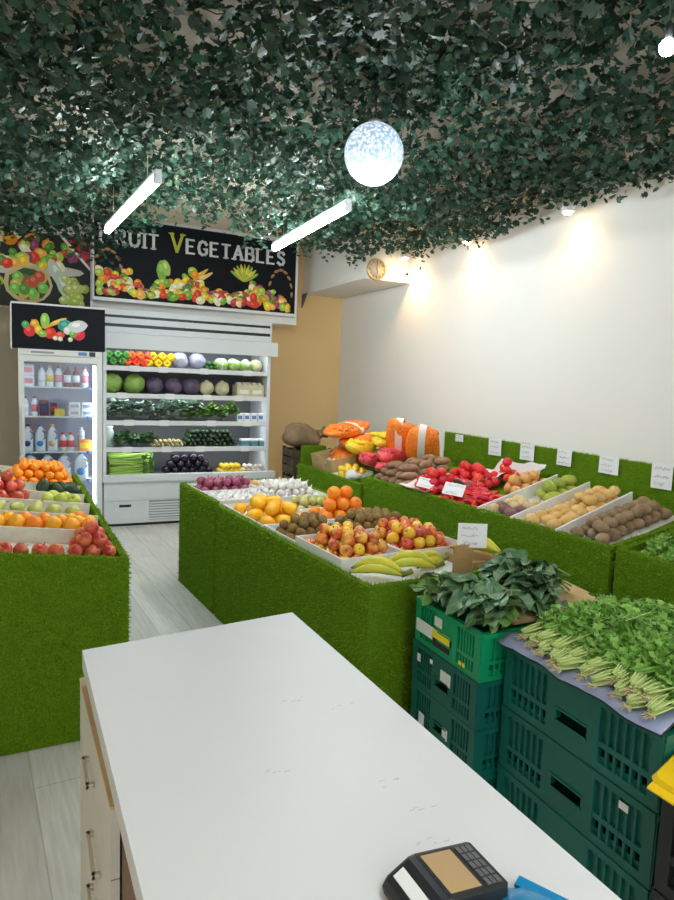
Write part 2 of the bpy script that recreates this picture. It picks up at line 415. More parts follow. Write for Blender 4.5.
for k in range(9):
    a=-1.0+k*.25; sp.append((1.46+.09*math.sin(a),.28+.09*math.cos(a),.016,.09,(.75,.55,.05) if k%2 else (.30,.5,.08),-a))
for cx in (.12,1.86):
    sp+=[(cx+.13*math.cos(t/8*PI),.20+.24*math.sin(t/8*PI),.014,.03,(.35,.2,.08),t/8*PI) for t in range(9)]
sp+=heap(rs,.04,W-.05,.05,topc,.040,230)
printed('printed_produce',W,H,sp,sg,1)
tx=.10
txt='FRUIT VEGETABLES'; x=.055
for i,ch in enumerate(txt):
    if ch==' ': x+=.085; continue
    big=ch in 'F' and i==0 or (ch=='V')
    h_=.165 if big else .128
    mb,wd=glyph(ch,x,.495,h_,.026,-.002,.012)
    o=mb.build('letter',LETY if ch=='V' else LETW,sg)
    if ch=='V': o['label']='yellow letter V'
    x+=wd+(.044)
# left poster
po=empty('produce_poster',(-.62,6.58,2.03),0,'wide picture poster of fruit baskets at the upper left of the back wall','poster')
W,H=1.14,.66
MB().box(0,W,0,.025,0,H).build('panel',mat('poster_dark',(.03,.035,.03),.6,spec=.15),po)
MB().box(W-.004,W+.016,-.004,.027,-.01,H).build('frame',FRAME,po)
rs=random.Random(8); sp=[(.55,.34,.55,.06,(.55,.55,.50),0)]
sp+=heap(rs,.02,1.0,.36,lambda x:.62,.05,75)
sp+=[(.62,.20,.20,.17,(.55,.45,.25),0),(.62,.20,.17,.14,(.05,.10,.03),0)]+[( .62+rs.uniform(-.13,.13),.19+rs.uniform(-.1,.1),.045,.05,rs.choice([(.1,.3,.05),(.2,.5,.1),(.6,.4,.1),(.5,.1,.05)]),0) for k in range(16)]
sp+=[(.2,.2,.2,.17,(.08,.18,.05),0)]+[(.2+rs.uniform(-.2,.2),.18+rs.uniform(-.15,.15),.05,.05,rs.choice([(.1,.3,.05),(.5,.5,.05),(.05,.12,.03)]),0) for k in range(16)]
sp+=[(.86,.30,.05,.16,(.55,.62,.55),.5),(.92,.20,.06,.16,(.50,.60,.50),.5)]+[(.99+rs.uniform(-.09,.1),.15+rs.uniform(-.1,.16),.04,.04,rs.choice([(.4,.5,.1),(.5,.55,.2),(.3,.42,.08)]),0) for k in range(22)]
printed('printed_produce',W,H,sp,po,3)
MB().add([(.90,-.0035,.66),(1.13,-.0035,.66),(1.13,-.0035,.40)],[(0,1,2)]).build('printed_corner',mat('poster_red',(.45,.02,.04),.4),po)
MB().add([(.87,-.003,.66),(.90,-.003,.66),(1.13,-.003,.40),(1.13,-.003,.37)],[(3,2,1,0)]).build('printed_stripe',FRAME,po)

# ------------------------------------------------------------------ turf
def turf_blades(mb,quad,dens,h=.011,seed=1):
    """quad: 4 corners; short blades stand off its front side"""
    rs=random.Random(seed); a,b,c,d_=[Vector(p) for p in quad]
    n=(b-a).cross(d_-a).normalized(); area=((b-a).cross(d_-a)).length
    for i in range(int(area*dens)):
        s,t=rs.random(),rs.random()
        p=(a*(1-s)+b*s)*(1-t)+(d_*(1-s)+c*s)*t
        tip=n*h*rs.uniform(.6,1.3)+Vector((rs.uniform(-1,1),rs.uniform(-1,1),rs.uniform(-1.0,.8)))*h*.75
        sd=Vector((rs.uniform(-1,1),rs.uniform(-1,1),rs.uniform(-1,1))); sd=(sd-n*sd.dot(n)).normalized()*.0022
        mb.add([p-sd,p+sd,p+tip],[(0,1,2)])
DENS=11000

# ------------------------------------------------------------------ produce meshes
def noisefn(seed,amp,k=3):
    rs=random.Random(seed); ds=[(Vector((rs.gauss(0,1),rs.gauss(0,1),rs.gauss(0,1))).normalized(),rs.uniform(-1,1)*amp,rs.uniform(1.5,3.5)) for i in range(k*2)]
    return lambda d_:1+sum(a*math.sin(f*d_.dot(v)*2) for v,a,f in ds)
APPLE=mat('apple_skin_red_yellow',(.62,.035,.03),.28,noise=26,col2=(.85,.42,.06),var=.15,hvar=.015,coat=.2)
APPLER=mat('apple_skin_red',(.50,.02,.03),.3,noise=30,col2=(.72,.16,.07),var=.2,coat=.2)
APPLEG=mat('apple_skin_green',(.50,.62,.06),.3,var=.12,noise=20,col2=(.62,.66,.14))
APPLEY=mat('apple_skin_yellow',(.92,.50,.04),.3,var=.1,noise=24,col2=(.90,.62,.05))
NECT=mat('nectarine_skin',(.50,.03,.03),.4,noise=22,col2=(.78,.22,.08),var=.15)
ORANGE=mat('orange_peel',(.98,.30,.01),.42,var=.08,hvar=.008,bump=(280,.25,.002))
ORANGEY=mat('orange_peel_yellowish',(1.0,.44,.015),.42,var=.08,hvar=.008,bump=(280,.25,.002))
MANGO=mat('mango_skin',(1.0,.48,.008),.38,var=.06,hvar=.008)
KIWI=mat('kiwi_skin',(.22,.125,.035),.9,var=.15,noise=60,col2=(.29,.18,.06),bump=(500,.4,.002))
PEAR=mat('pear_skin',(.55,.58,.12),.4,var=.1,noise=40,col2=(.50,.50,.14))
ONION=mat('red_onion_skin',(.24,.03,.09),.35,var=.25,noise=25,col2=(.42,.12,.18))
ONIONB=mat('brown_onion_skin',(.62,.30,.08),.4,var=.15,noise=25,col2=(.72,.42,.15))
GARLIC=mat('garlic_skin',(.80,.78,.74),.6,var=.08,noise=30,col2=(.72,.66,.64))
POTATO=mat('golden_potato_skin',(.66,.40,.13),.7,var=.12,noise=25,col2=(.74,.49,.19),bump=(90,.3,.003))
POTB=mat('brown_potato_skin',(.25,.16,.085),.85,var=.15,noise=25,col2=(.34,.235,.14),bump=(90,.3,.003))
SWEET=mat('sweet_potato_skin',(.26,.13,.075),.85,var=.15,noise=25,col2=(.36,.22,.13),bump=(90,.3,.003))
AVO=mat('avocado_skin',(.02,.05,.015),.5,var=.2,bump=(160,.5,.004))
TOM=mat('tomato_skin',(.78,.025,.03),.25,var=.12,hvar=.01)
def apple_proto(nm,m,r=.030):
    pr=[(0.001,-.80),(.25,-.86),(.5,-.80),(.78,-.52),(.95,-.1),(1.0,.2),(.92,.52),(.7,.78),(.4,.88),(.2,.80),(.06,.66)]
    mb=MB().lathe([(a*r,b*r) for a,b in pr],18); b=mb.build(nm,m)
    MB().tube([(0,0,.62*r),(.05*r,0,.9*r),(.16*r,0,1.18*r)],[.0016,.0013,.0019],6).build('stem',STEM,b)
    return b
def ball_proto(nm,m,rad,seed=0,amp=0,seg=16,rings=10,button=None):
    b=MB().ell((0,0,0),rad,seg,rings,fn=noisefn(seed,amp) if amp else None).build(nm,m)
    if button: MB().lathe([(.005,rad[2]*.97),(.004,rad[2]*1.02),(.001,rad[2]*1.03)],7).build('calyx',button,b)
    return b
def pear_proto(nm,m):
    pr=[(.001,-.042),(.014,-.043),(.028,-.034),(.034,-.016),(.032,.004),(.022,.026),(.014,.042),(.008,.05),(.002,.052)]
    b=MB().lathe(pr,16).build(nm,m); MB().tube([(0,0,.05),(.002,0,.06),(.006,0,.072)],.0018,6).build('stem',STEM,b); return b
def onion_proto(nm,m,r=.033):
    pr=[(.002,-.98),(.2,-.92),(.6,-.72),(.95,-.2),(1,.1),(.8,.55),(.45,.82),(.18,1.0),(.10,1.25),(.14,1.45)]
    b=MB().lathe([(a*r,z*r) for a,z in pr],14).build(nm,m)
    rt_=MB()
    for k in range(6): a=k; rt_.tube([(0,0,-.9*r),(.2*r*math.cos(a),.2*r*math.sin(a),-1.15*r)],.0006,4)
    rt_.build('root_tuft',STEM,b); return b
def garlic_proto():
    pr=[(.002,-.8),(.5,-.82),(.95,-.35),(1,0),(.75,.45),(.35,.75),(.16,1.1),(.12,1.6)]
    r=.026
    return MB().lathe([(a*r,z*r) for a,z in pr],20,rfun=lambda a,z:1+.07*abs(math.sin(a*4))).build('garlic_bulb',GARLIC)
def potato_proto(nm,m,rad,seed):
    return MB().ell((0,0,0),rad,14,9,fn=noisefn(seed,.045)).build(nm,m)
def mango_proto():
    fn=lambda d_:1+.10*d_.x*d_.y+.06*d_.x
    b=MB().ell((0,0,0),(.060,.043,.038),16,10,fn=fn).build('mango',MANGO); MB().lathe([(.004,-.0),(.003,.004)],6,c=(.062,0,0),axis=Matrix.Rotation(PI/2,3,'Y')).build('stem',STEM,b); return b
def avo_proto():
    return MB().lathe([(.001,-.05),(.02,-.047),(.033,-.03),(.035,-.01),(.028,.02),(.018,.042),(.008,.052),(.001,.053)],14).build('avocado',AVO)
def pepper_proto(nm,m):
    pr=[(.003,-.036),(.02,-.044),(.034,-.036),(.041,-.01),(.042,.02),(.034,.036),(.018,.034),(.006,.026)]
    b=MB().lathe(pr,20,rfun=lambda a,z:1+.09*math.cos(a*4)).build(nm,m)
    MB().tube([(0,0,.026),(.002,0,.04),(.008,0,.056)],[.006,.004,.0045],7).build('stem',STEMG,b); return b

class Frame:
    def __init__(s,o,u,v,n=None):
        s.o=Vector(o); s.u=Vector(u).normalized(); s.v=Vector(v).normalized(); s.n=s.u.cross(s.v).normalized()
        s.v=s.n.cross(s.u)
    def at(s,u,v,n=0): return s.o+s.u*u+s.v*v+s.n*n
    def mat(s): return Matrix((s.u,s.v,s.n)).transposed()
CNT=[0]
def pile(protos,fr,u0,u1,v0,v1,dia,h,layers,label,cat,group,base=0,jit=.08,tilt=1.0,shrink=.55,flat=False,smin=.93,smax=1.05,maxn=999,topfn=None):
    """heap of separate pieces in layered rows on a tray floor"""
    k=0; M=fr.mat()
    for L in range(layers):
        uu0=u0+dia*.5+L*dia*shrink; uu1=u1-dia*.5-L*dia*shrink; vv0=v0+dia*.5+L*dia*shrink; vv1=v1-dia*.5-L*dia*shrink
        if uu1<uu0-.001 or vv1<vv0-.001:
            uu0,uu1=min(uu0,uu1),max(uu0,uu1); 
            if uu1-uu0>dia: break
            uu0=uu1=(uu0+uu1)/2
            if vv1<vv0: break
        row=0; v=vv0
        while v<=vv1+1e-6:
            u=uu0+(dia*.5 if row%2 else 0)
            while u<=uu1+1e-6:
                if k>=maxn: return
                pr=R_.choice(protos); o=pr.get()
                p=fr.at(u+rnd(-jit,jit)*dia,v+rnd(-jit,jit)*dia,base+h*.5+L*h*.78)
                if flat: e=Euler((rnd(-.25,.25),rnd(-.25,.25),rnd(0,6.28)))
                else: e=Euler((rnd(-tilt,tilt),rnd(-tilt,tilt),rnd(0,6.28)))
                o.rotation_euler=(M@e.to_matrix()).to_euler(); o.location=p; s=rnd(smin,smax); o.scale=(s,s,s)
                tag(o,label,cat,group); k+=1
                u+=dia
            v+=dia*.88; row+=1
def tray(fr,u0,u1,v0,v1,h,label,m,t=.006,name='produce_tray',group=None,hl=None,near=True,ends=True,wedge=None):
    """open tray: floor and four walls, in the frame of the display top"""
    r=empty(name,fr.at((u0+u1)/2,(v0+v1)/2,.001),0,label,'tray',group); r.rotation_euler=fr.mat().to_euler()
    a=(u1-u0)/2; b=(v1-v0)/2
    MB().box(-a,a,-b,b,0,.005).build('tray_floor',m,r)
    for s in (-1,1):
        if s<0 and not near: continue
        y0,y1=s*b-(t if s>0 else 0),s*b+(0 if s>0 else t); hf=h if wedge is None else wedge
        MB().hexa([(-a,y0,.005),(a,y0,.005),(a,y1,.005),(-a,y1,.005),(-a,y0,hf),(a,y0,h),(a,y1,h),(-a,y1,hf)]).build('long_wall',m,r)
        if ends: MB().box(s*a-(t if s>0 else 0),s*a+(0 if s>0 else t),-b+t,b-t,.005,h if hl is None else hl).build('end_wall',m,r)
    return r

# ------------------------------------------------------------------ price cards
def price_card(loc,w,h,rot,label,stand=None,lines=3,group=None,thick=.0018):
    r=empty('price_card',loc,0,label,'price card',group); r.rotation_euler=rot
    MB().box(-w/2,w/2,0,thick,0,h).build('card',CARD,r)
    rs=random.Random(int(loc[0]*911+loc[1]*577+loc[2]*99))
    for l in range(lines):
        p=[]
        z=h*(.80-.62*l/max(1,lines-1)) if lines>1 else h*.5; hh=h*(.075 if lines>2 else .11); x=-w*.38
        xe=w*rs.uniform(.15,.40)
        while x<xe:
            ww=rs.uniform(.02,.05)*w+.003
            for k in range(3): p.append((x+ww*k/3,-.0008,z+hh*rs.uniform(-1,1)))
            x+=ww
        MB().tube(p,.0009,4).build('handwriting',INK,r)
    if stand: stand(r)
    return r

# ------------------------------------------------------------------ turf displays
def wpt(fr,u,v,z):
    p=fr.at(u,v,0); return Vector((p.x,p.y,z))
def display(name,label,fr,u0,u1,v0,v1,deck,rim,sides,dens=DENS,seed=1,group='turf covered produce displays',rimt=.028,side_rim=None):
    """deck(u): height of the inner top; rim: how far the turf panels stand above it; sides: which panels are built with a pile"""
    r=empty(name,wpt(fr,(u0+u1)/2,(v0+v1)/2,0),0,label,'display stand',group)
    off=Vector(r.location)
    mb=MB()
    def hx(a0,a1,b0,b1,f0,f1): # f: top height functions of u
        c=[(a0,b0),(a1,b0),(a1,b1),(a0,b1)]
        mb.hexa([wpt(fr,a,b,0)-off for a,b in c]+[wpt(fr,a,b,f1(a))-off for a,b in c])
    t=rimt; top=lambda u:deck(u)+rim
    iu0=u0+(t if 'L' in sides else 0); iu1=u1-(t if 'R' in sides else 0); iv0=v0+(t if 'N' in sides else 0); iv1=v1-(t if 'F' in sides else 0)
    hx(iu0,iu1,iv0,iv1,None,deck)
    mb.build('deck',TURF,r)
    mb=MB()
    if 'L' in sides: hx(u0,u0+t,v0,v1,None,top)
    if 'R' in sides: hx(u1-t,u1,v0,v1,None,top)
    if 'N' in sides: hx(iu0,iu1,v0,v0+t,None,top)
    if 'F' in sides: hx(iu0,iu1,v1-t,v1,None,top)
    mb.build('turf_panel',TURF,r)
    tb=MB()
    def q(*c): return [wpt(fr,a,b,z)-off for a,b,z in c]
    if 'L' in sides:
        turf_blades(tb,q((u0,v1,0),(u0,v0,0),(u0,v0,top(u0)),(u0,v1,top(u0))),dens,seed=seed)
        turf_blades(tb,q((u0,v0,top(u0)),(u0+t,v0,top(u0+t)),(u0+t,v1,top(u0+t)),(u0,v1,top(u0))),dens*1.5,seed=seed+1)
    if 'R' in sides:
        turf_blades(tb,q((u1,v0,0),(u1,v1,0),(u1,v1,top(u1)),(u1,v0,top(u1))),dens,seed=seed+2)
        turf_blades(tb,q((u1-t,v0,top(u1-t)),(u1,v0,top(u1)),(u1,v1,top(u1)),(u1-t,v1,top(u1-t))),dens*1.5,seed=seed+3)
    if 'N' in sides:
        turf_blades(tb,q((u0,v0,0),(u1,v0,0),(u1,v0,top(u1)),(u0,v0,top(u0))),dens,seed=seed+4)
        turf_blades(tb,q((u0,v0,top(u0)),(u1,v0,top(u1)),(u1,v0+t,top(u1)),(u0,v0+t,top(u0))),dens*1.5,seed=seed+5)
    if 'F' in sides:
        turf_blades(tb,q((u0,v1-t,top(u0)),(u1,v1-t,top(u1)),(u1,v1,top(u1)),(u0,v1,top(u0))),dens*1.5,seed=seed+6)
    o=tb.build('turf_pile',TURFB,r); o['kind']='stuff'
    return r
# left display, rising to the left wall
fl=Frame((.356,2.68,0),(.9996,.028,0),(-.028,.9996,0))
SL=.125
display('turf_display','turf covered display at the left, stepped trays of fruit beside the drinks fridge',fl,-1.30,0,0,2.30,lambda u:.700-SL*u,.040,'RN',seed=11)
def lframe(v0): return Frame(fl.at(0,v0,.700),(fl.u.x,fl.u.y,-SL),fl.v)
# middle island
fi=Frame((1.178,2.144,0),(.996,.088,0),(-.088,.996,0))
display('turf_display','long near module of the middle turf island, behind the white counter',fi,0,.84,0,1.715,lambda u:.655,.045,'LRN',seed=21)
display('turf_display','short far module of the middle turf island, facing the open cooler',fi,0,.84,1.742,2.48,lambda u:.665,.05,'LRF',seed=31)
# right display against the white wall
fr_=Frame((2.483,2.165,0),(.998,.068,0),(-.068,.998,0))
RS=.14
rdeck=lambda u:.715+RS*u
display('turf_display','longest turf display along the right wall, holding potatoes and red vegetables',fr_,0,.80,0,2.24,rdeck,.04,'LN',seed=41)
fr2=Frame((2.325,4.445,0),(.998,.045,0),(-.045,.998,0))
display('turf_display','far turf display below the orange net bags',fr2,0,.93,0,1.20,lambda u:.645+.20*u,.04,'L',seed=51)
fr0=Frame((2.49,2.15,0),(.998,.068,0),(.055,-.998,0))
fr0=Frame((2.545,1.05,0),(.998,.055,0),(-.055,.998,0))
display('turf_display','nearest turf display on the right, holding dark green herbs',fr0,0,.74,0,1.085,lambda u:.725+RS*u,.035,'LF',seed=61)
# raised end panel of the far unit
pe=empty('turf_post',(2.37,5.66,0),0,'upright turf covered end panel beside the brown paper sacks','panel')
MB().box(-.04,.20,0,.05,0,.85).build('board',TURF,pe)
tb=MB(); turf_blades(tb,[(-.04,0,0),(.20,0,0),(.20,0,.85),(-.04,0,.85)],DENS,seed=5); turf_blades(tb,[(-.04,0,.85),(.20,0,.85),(.20,.05,.85),(-.04,.05,.85)],DENS*2,seed=6); turf_blades(tb,[(-.04,.05,0),(-.04,0,0),(-.04,0,.85),(-.04,.05,.85)],DENS,seed=7)
tag(tb.build('turf_pile',TURFB,pe),kind='stuff')
# turf backboard on the wall
bk=empty('turf_backboard',(3.345,1.3,0),0,'long turf covered backboard of price cards along the right wall','backboard')
MB().box(0,.03,0,3.52,0,1.065).build('board',TURF,bk)
tb=MB(); turf_blades(tb,[(0,3.52,.75),(0,0,.75),(0,0,1.065),(0,3.52,1.065)],DENS,seed=8); turf_blades(tb,[(0,0,1.065),(.02,0,1.065),(.02,3.52,1.065),(0,3.52,1.065)],DENS*2,seed=9)
tag(tb.build('turf_pile',TURFB,bk),kind='stuff')
cl=['smallest white price card, far left end of the turf backboard','white price card on the turf backboard, second from its far end','white price card on the turf backboard above the orange onions','white price card on the turf backboard above the green mangoes','white price card on the turf backboard above the golden potatoes','white price card on the turf backboard above the brown potatoes, at the right picture edge']
for (y,z,w_,h_),l in zip([(4.58,1.005,.11,.06),(4.10,.945,.155,.135),(3.73,.955,.15,.12),(3.36,.965,.135,.115),(2.975,.965,.155,.115),(2.585,.935,.14,.15)],cl):
    price_card((3.329,y,z),w_,h_,(rnd(-.02,.02),rnd(-.03,.03),-PI/2),l,group='cards on the backboard')

# ------------------------------------------------------------------ left display contents
pNECT=Proto(apple_proto('nectarine',NECT,.031)); pOR=Proto(ball_proto('orange',ORANGE,(.036,.036,.035),button=STEMG)); pORY=Proto(ball_proto('orange',ORANGEY,(.036,.036,.034),button=STEMG))
pAG=Proto(apple_proto('green_apple',APPLEG,.033)); pPEAR=Proto(pear_proto('pear',PEAR)); pAR=Proto(apple_proto('red_apple',APPLER,.033)); pAVO=Proto(avo_proto())
pTAN=Proto(ball_proto('tangerine',ORANGE,(.029,.029,.026),button=STEMG))
rows=[(.045,.36),(.385,.70),(.725,1.02),(1.045,1.30),(1.325,1.60),(1.625,2.22)]
lab=['front cream tray of the left display, holding red nectarines','cream tray of oranges, second from the front of the left display','cream tray of green pears in the left display','cream tray of green apples in the left display','cream tray of red apples and avocados in the left display','rear cream tray of tangerines in the left display']
ed=[-.17,-.045,-.05,-.05,-.045,-.05]
LF=[]
for (a,b),l,e in zip(rows,lab,ed):
    f=lframe(a); LF.append(f)
    tray(f,-1.1,e,0,b-a,.068,l,CREAM,t=.012,group='trays in the left display',near=False,ends=False)
g='fruit in the left display'
B_=.034
pile([pNECT],LF[0],-.225,-.022,.035,.27,.064,.056,3,'red nectarine heaped at the right end of the front tray, left display','nectarine','red nectarines at the tray end',base=.006,shrink=.42)
pile([pNECT],LF[0],-.62,-.20,-.01,.09,.063,.058,1,'nectarine lying in the front row of the front tray, left display','nectarine','nectarines along the front tray',base=.012)
pile([pORY,pOR],LF[1],-.68,-.075,.02,.17,.075,.069,1,'orange in a row of the second tray, left display','orange','oranges in the second tray',base=B_)
pile([pORY,pOR],LF[1],-.22,-.05,.12,.30,.075,.069,1,'orange heaped at the right end of the second tray, left display','orange','oranges heaped at the tray end',base=B_)
pile([pPEAR],LF[2],-.62,-.08,.03,.12,.085,.062,1,'yellowish green pear in the third tray, left display','pear','pears in the left display',base=B_,tilt=1.4)
pile([pAG],LF[3],-.30,-.05,.03,.19,.072,.063,1,'green apple in the fourth tray, left display','apple','green apples in the left display',base=B_)
pile([pAR],LF[3],-.64,-.33,.01,.23,.067,.06,3,'dark red apple heaped at the left of the fourth tray, left display','apple','red apples in the left display',base=B_)
pile([pAVO],LF[4],-.30,-.06,.03,.25,.075,.066,1,'dark green avocado in front of the tangerines, left display','avocado','avocados in the left display',base=B_,tilt=1.4)
pile([pTAN],LF[5],-.46,-.05,.02,.44,.06,.053,3,'small orange tangerine heaped in the rear tray, left display','tangerine','tangerines in the left display',base=B_,shrink=.5)
BEAN=mat('green_bean',(.12,.36,.03),.5,var=.2)
b0=MB().tube([(-.06,0,0),(-.02,.006,.002),(.03,.004,0),(.06,-.006,0)],[.003,.0055,.0055,.002],7).build('green_chilli',BEAN)
MB().tube([(-.06,0,0),(-.068,-.002,.002)],.002,5).build('stem',STEMG,b0)
pBEAN=Proto(b0)
for k in range(26):
    L=k//11; o=pBEAN.get(); f=LF[5]
    place(o,f.at(-.58+rnd(-.04,.05),.24+(k%11)*.020,.05+L*.012),(rnd(-.1,.1),rnd(-.1,.1)+.12,rnd(-.25,.25))); tag(o,'thin green chilli in the heap behind the red apples, at the left picture edge','chilli','green chillies')

# ------------------------------------------------------------------ island contents
F1=Frame(fi.at(0,0,.656),fi.u,fi.v)
tray(F1,.035,.365,.27,.71,.082,'white tray of mixed apples, left of the pair behind the bananas',TRAYW,group='apple trays')
tray(F1,.368,.735,.27,.71,.082,'white tray of mixed apples, right of the pair behind the bananas',TRAYW,group='apple trays')
pA1=Proto(apple_proto('apple',APPLE)); pA2=Proto(apple_proto('apple',APPLEY)); pA3=Proto(apple_proto('apple',APPLER))
pile([pA1,pA1,pA2],F1,.045,.355,.285,.70,.0625,.055,3,'red and yellow apple in the left white tray of the middle island','apple','apples in the left tray',base=.022,shrink=.40)
pile([pA1,pA1,pA2,pA3],F1,.378,.725,.285,.70,.0625,.055,3,'red and yellow apple in the right white tray of the middle island','apple','apples in the right tray',base=.022,shrink=.40)
pKIWI=Proto(ball_proto('kiwi',KIWI,(.031,.025,.025),button=STEM))
tray(F1,.035,.37,.725,1.08,.055,'white tray of kiwis behind the left apple tray',TRAYW,group='kiwi trays')
tray(F1,.375,.79,.725,1.08,.055,'white tray of kiwis behind the right apple tray',TRAYW,group='kiwi trays')
pile([pKIWI],F1,.05,.36,.735,1.07,.055,.05,3,'brown kiwi heaped in the left kiwi tray of the middle island','kiwi','kiwis in the left tray',base=.008,shrink=.5)
pile([pKIWI],F1,.39,.78,.735,1.07,.055,.05,3,'brown kiwi heaped in the right kiwi tray of the middle island','kiwi','kiwis in the right tray',base=.008,shrink=.5)
tray(F1,.035,.40,1.10,1.69,.05,'white tray of mangoes in the middle island',TRAYW)
tray(F1,.405,.80,1.10,1.40,.05,'white tray of large oranges in the middle island',TRAYW)
tray(F1,.405,.80,1.41,1.69,.05,'white tray of small green fruit between oranges and garlic',TRAYW)
pMANGO=Proto(mango_proto())
pile([pMANGO],F1,.04,.40,1.12,1.66,.108,.076,2,'yellow orange mango heaped in the middle island','mango','mangoes in the island',base=.008,shrink=.42,flat=True)
pBO=Proto(ball_proto('orange',ORANGE,(.041,.041,.040),button=STEMG))
pile([pBO],F1,.42,.79,1.11,1.40,.084,.08,3,'large orange heaped beside the mangoes in the middle island','orange','large oranges in the island',base=.008,shrink=.5)
pLIME=Proto(ball_proto('lime',mat('lime_skin',(.42,.46,.12),.5,var=.2,noise=20,col2=(.55,.50,.22)),(.032,.026,.026),2,.02,button=STEM))
pile([pLIME],F1,.42,.79,1.42,1.68,.06,.052,2,'pale green lime between the oranges and the garlic, middle island','lime','limes in the island',base=.008,shrink=.4)
F2=Frame(fi.at(0,0,.666),fi.u,fi.v)
pGAR=Proto(garlic_proto()); pRO=Proto(onion_proto('red_onion',ONION)); pBON=Proto(onion_proto('brown_onion',ONIONB,.034))
tray(F2,.36,.80,1.76,2.14,.05,'white tray of garlic at the far end of the middle island',TRAYW)
tray(F2,.035,.35,1.76,2.10,.05,'white tray of garlic bulbs behind the mangoes',TRAYW)
pile([pGAR],F2,.37,.79,1.77,2.13,.054,.045,3,'white garlic bulb heaped right at the far end of the middle island','garlic','garlic in the right tray',base=.008,shrink=.5)
pile([pGAR],F2,.05,.34,1.77,2.09,.058,.045,1,'white garlic bulb in the tray between mangoes and red onions','garlic','garlic in the left tray',base=.008)
tray(F2,.035,.46,2.12,2.44,.05,'white tray of red onions at the far left corner of the middle island',TRAYW)
tray(F2,.47,.80,2.16,2.44,.05,'white tray of brown onions at the far right corner of the middle island',TRAYW)
pile([pRO],F2,.045,.45,2.13,2.43,.07,.06,2,'dark red onion heaped at the far left corner of the middle island','onion','red onions',base=.008,shrink=.35)
pile([pBON],F2,.48,.79,2.17,2.43,.074,.062,1,'brown onion at the far right corner of the middle island','onion','brown onions',base=.008)
# bananas
BAN=mat('banana_peel',(.78,.66,.04),.45,noise=9,col2=(.58,.62,.07),var=.06); BANG=mat('banana_tip',(.20,.22,.03),.6)
def banana_bunch(loc,rz,n,label,tilt=0,sc=1.2):
    r=empty('banana_bunch',loc,rz,label,'bananas','banana bunches'); r.rotation_euler=(tilt,0,rz); r.scale=(sc,sc,sc)
    for k in range(n):
        off=(k-(n-1)/2); pts=[];rs=[]
        for i in range(11):
            t=i/10; x=-.085+.17*t; y=off*.030*(.35+.65*math.sin(min(1,t*1.3)*PI/2)); z=.018+.030*math.sin(t*PI)*(.7+.3*(k%2))+ (.010 if k%2 else 0)
            pts.append((x,y,z)); rs.append(.0165*min(1,(.22+2.6*t))*min(1,.28+2.6*(1-t)) if 0<i<10 else .004)
        b=MB().tube(pts,rs,6).build('banana',BAN,r)
        MB().tube([pts[-1],(pts[-1][0]+.008,pts[-1][1],pts[-1][2]-.004)],[.004,.003],6).build('tip',BANG,b)
    MB().tube([(-.083,0,.018),(-.10,0,.024),(-.118,0,.034)],[.011,.009,.010],8).build('crown',BANG,r)
P=lambda u,v,z:tuple(F1.at(u,v,z))
banana_bunch(P(.115,.115,.040),2.5,3,'banana bunch at the near left corner of the middle island')
banana_bunch(P(.30,.135,.042),2.7,3,'banana bunch second from the left in front of the white apple tray')
banana_bunch(P(.43,.18,.03),3.3,3,'banana bunch beside the brown cardboard under the price card',sc=1)
banana_bunch(P(.66,.12,.075),2.2,4,'banana bunch standing highest, right of the brown cardboard')
bs=empty('banana_tray',P(.41,.135,.0),0,'white tray under the bananas at the near end of the middle island','tray'); bs.rotation_euler=fi.mat().to_euler()
MB().box(-.37,.38,-.085,.11,0,.032).build('tray_floor',TRAYW,bs)
MB().box(.16,.34,-.09,.10,.032,.07).build('banana_pad',KRAFT,bs)
# card on brown cardboard upright
cbx=empty('cardboard_upright',(1.60,2.120,.645),.09,'brown cardboard upright carrying a price card, between apples and leafy greens','cardboard')
MB().box(-.048,.048,0,.012,0,.20).build('sheet',KRAFT,cbx)
price_card((1.635,2.118,.832),.125,.10,(-.10,.03,-.30),'white price card on the brown cardboard upright in front of the middle island',lines=3)

# ------------------------------------------------------------------ right display contents
RG='vegetables on the right display'
def rframe(yf,ang=.19,u=.0):
    # origin on the front edge at world y
    x=2.483-.068*(yf-2.165)+.045
    d_=Vector((math.cos(ang),math.sin(ang),0)); return Frame((x,yf,.717+.0),(d_.x,d_.y,RS*.985),(-d_.y,d_.x,0))
pPOT=[Proto(potato_proto('potato',POTATO,(.046,.036,.032),s)) for s in (1,2)]
pPOB=[Proto(potato_proto('potato',POTB,(.044,.034,.031),s)) for s in (3,4)]
pSW=[Proto(potato_proto('sweet_potato',SWEET,(.075,.033,.031),s)) for s in (5,6)]
fA=rframe(2.225); fB=rframe(2.53); fC=rframe(2.86); fD=rframe(3.17,.10); fE=rframe(3.90,.08)
tray(fA,.0,.72,0,.29,.10,'white walled tray of brown potatoes on the right display',TRAYW,t=.01,group='trays on the right display',near=False,ends=False,wedge=.05)
tray(fB,.0,.76,0,.31,.10,'white walled tray of golden potatoes on the right display',TRAYW,t=.01,group='trays on the right display',near=False,ends=False,wedge=.05)
tray(fC,.0,.78,0,.26,.10,'white walled tray of mixed onions and green mangoes on the right display',TRAYW,t=.01,group='trays on the right display',near=False,ends=False,wedge=.05)
pile(pPOB,fA,.02,.70,.015,.275,.080,.062,2,'brown potato heaped in the nearest tray of the right display','potato','brown potatoes',base=.008,shrink=.35,flat=True)
pile(pPOT,fB,.02,.40,.015,.295,.084,.064,1,'golden potato at the front of the second tray, right display','potato','golden potatoes in front',base=.008,flat=True)
pile(pPOT,fB,.36,.76,.015,.295,.084,.064,2,'golden potato heaped at the back of the second tray, right display','potato','golden potatoes at the back',base=.008,flat=True,shrink=.35)
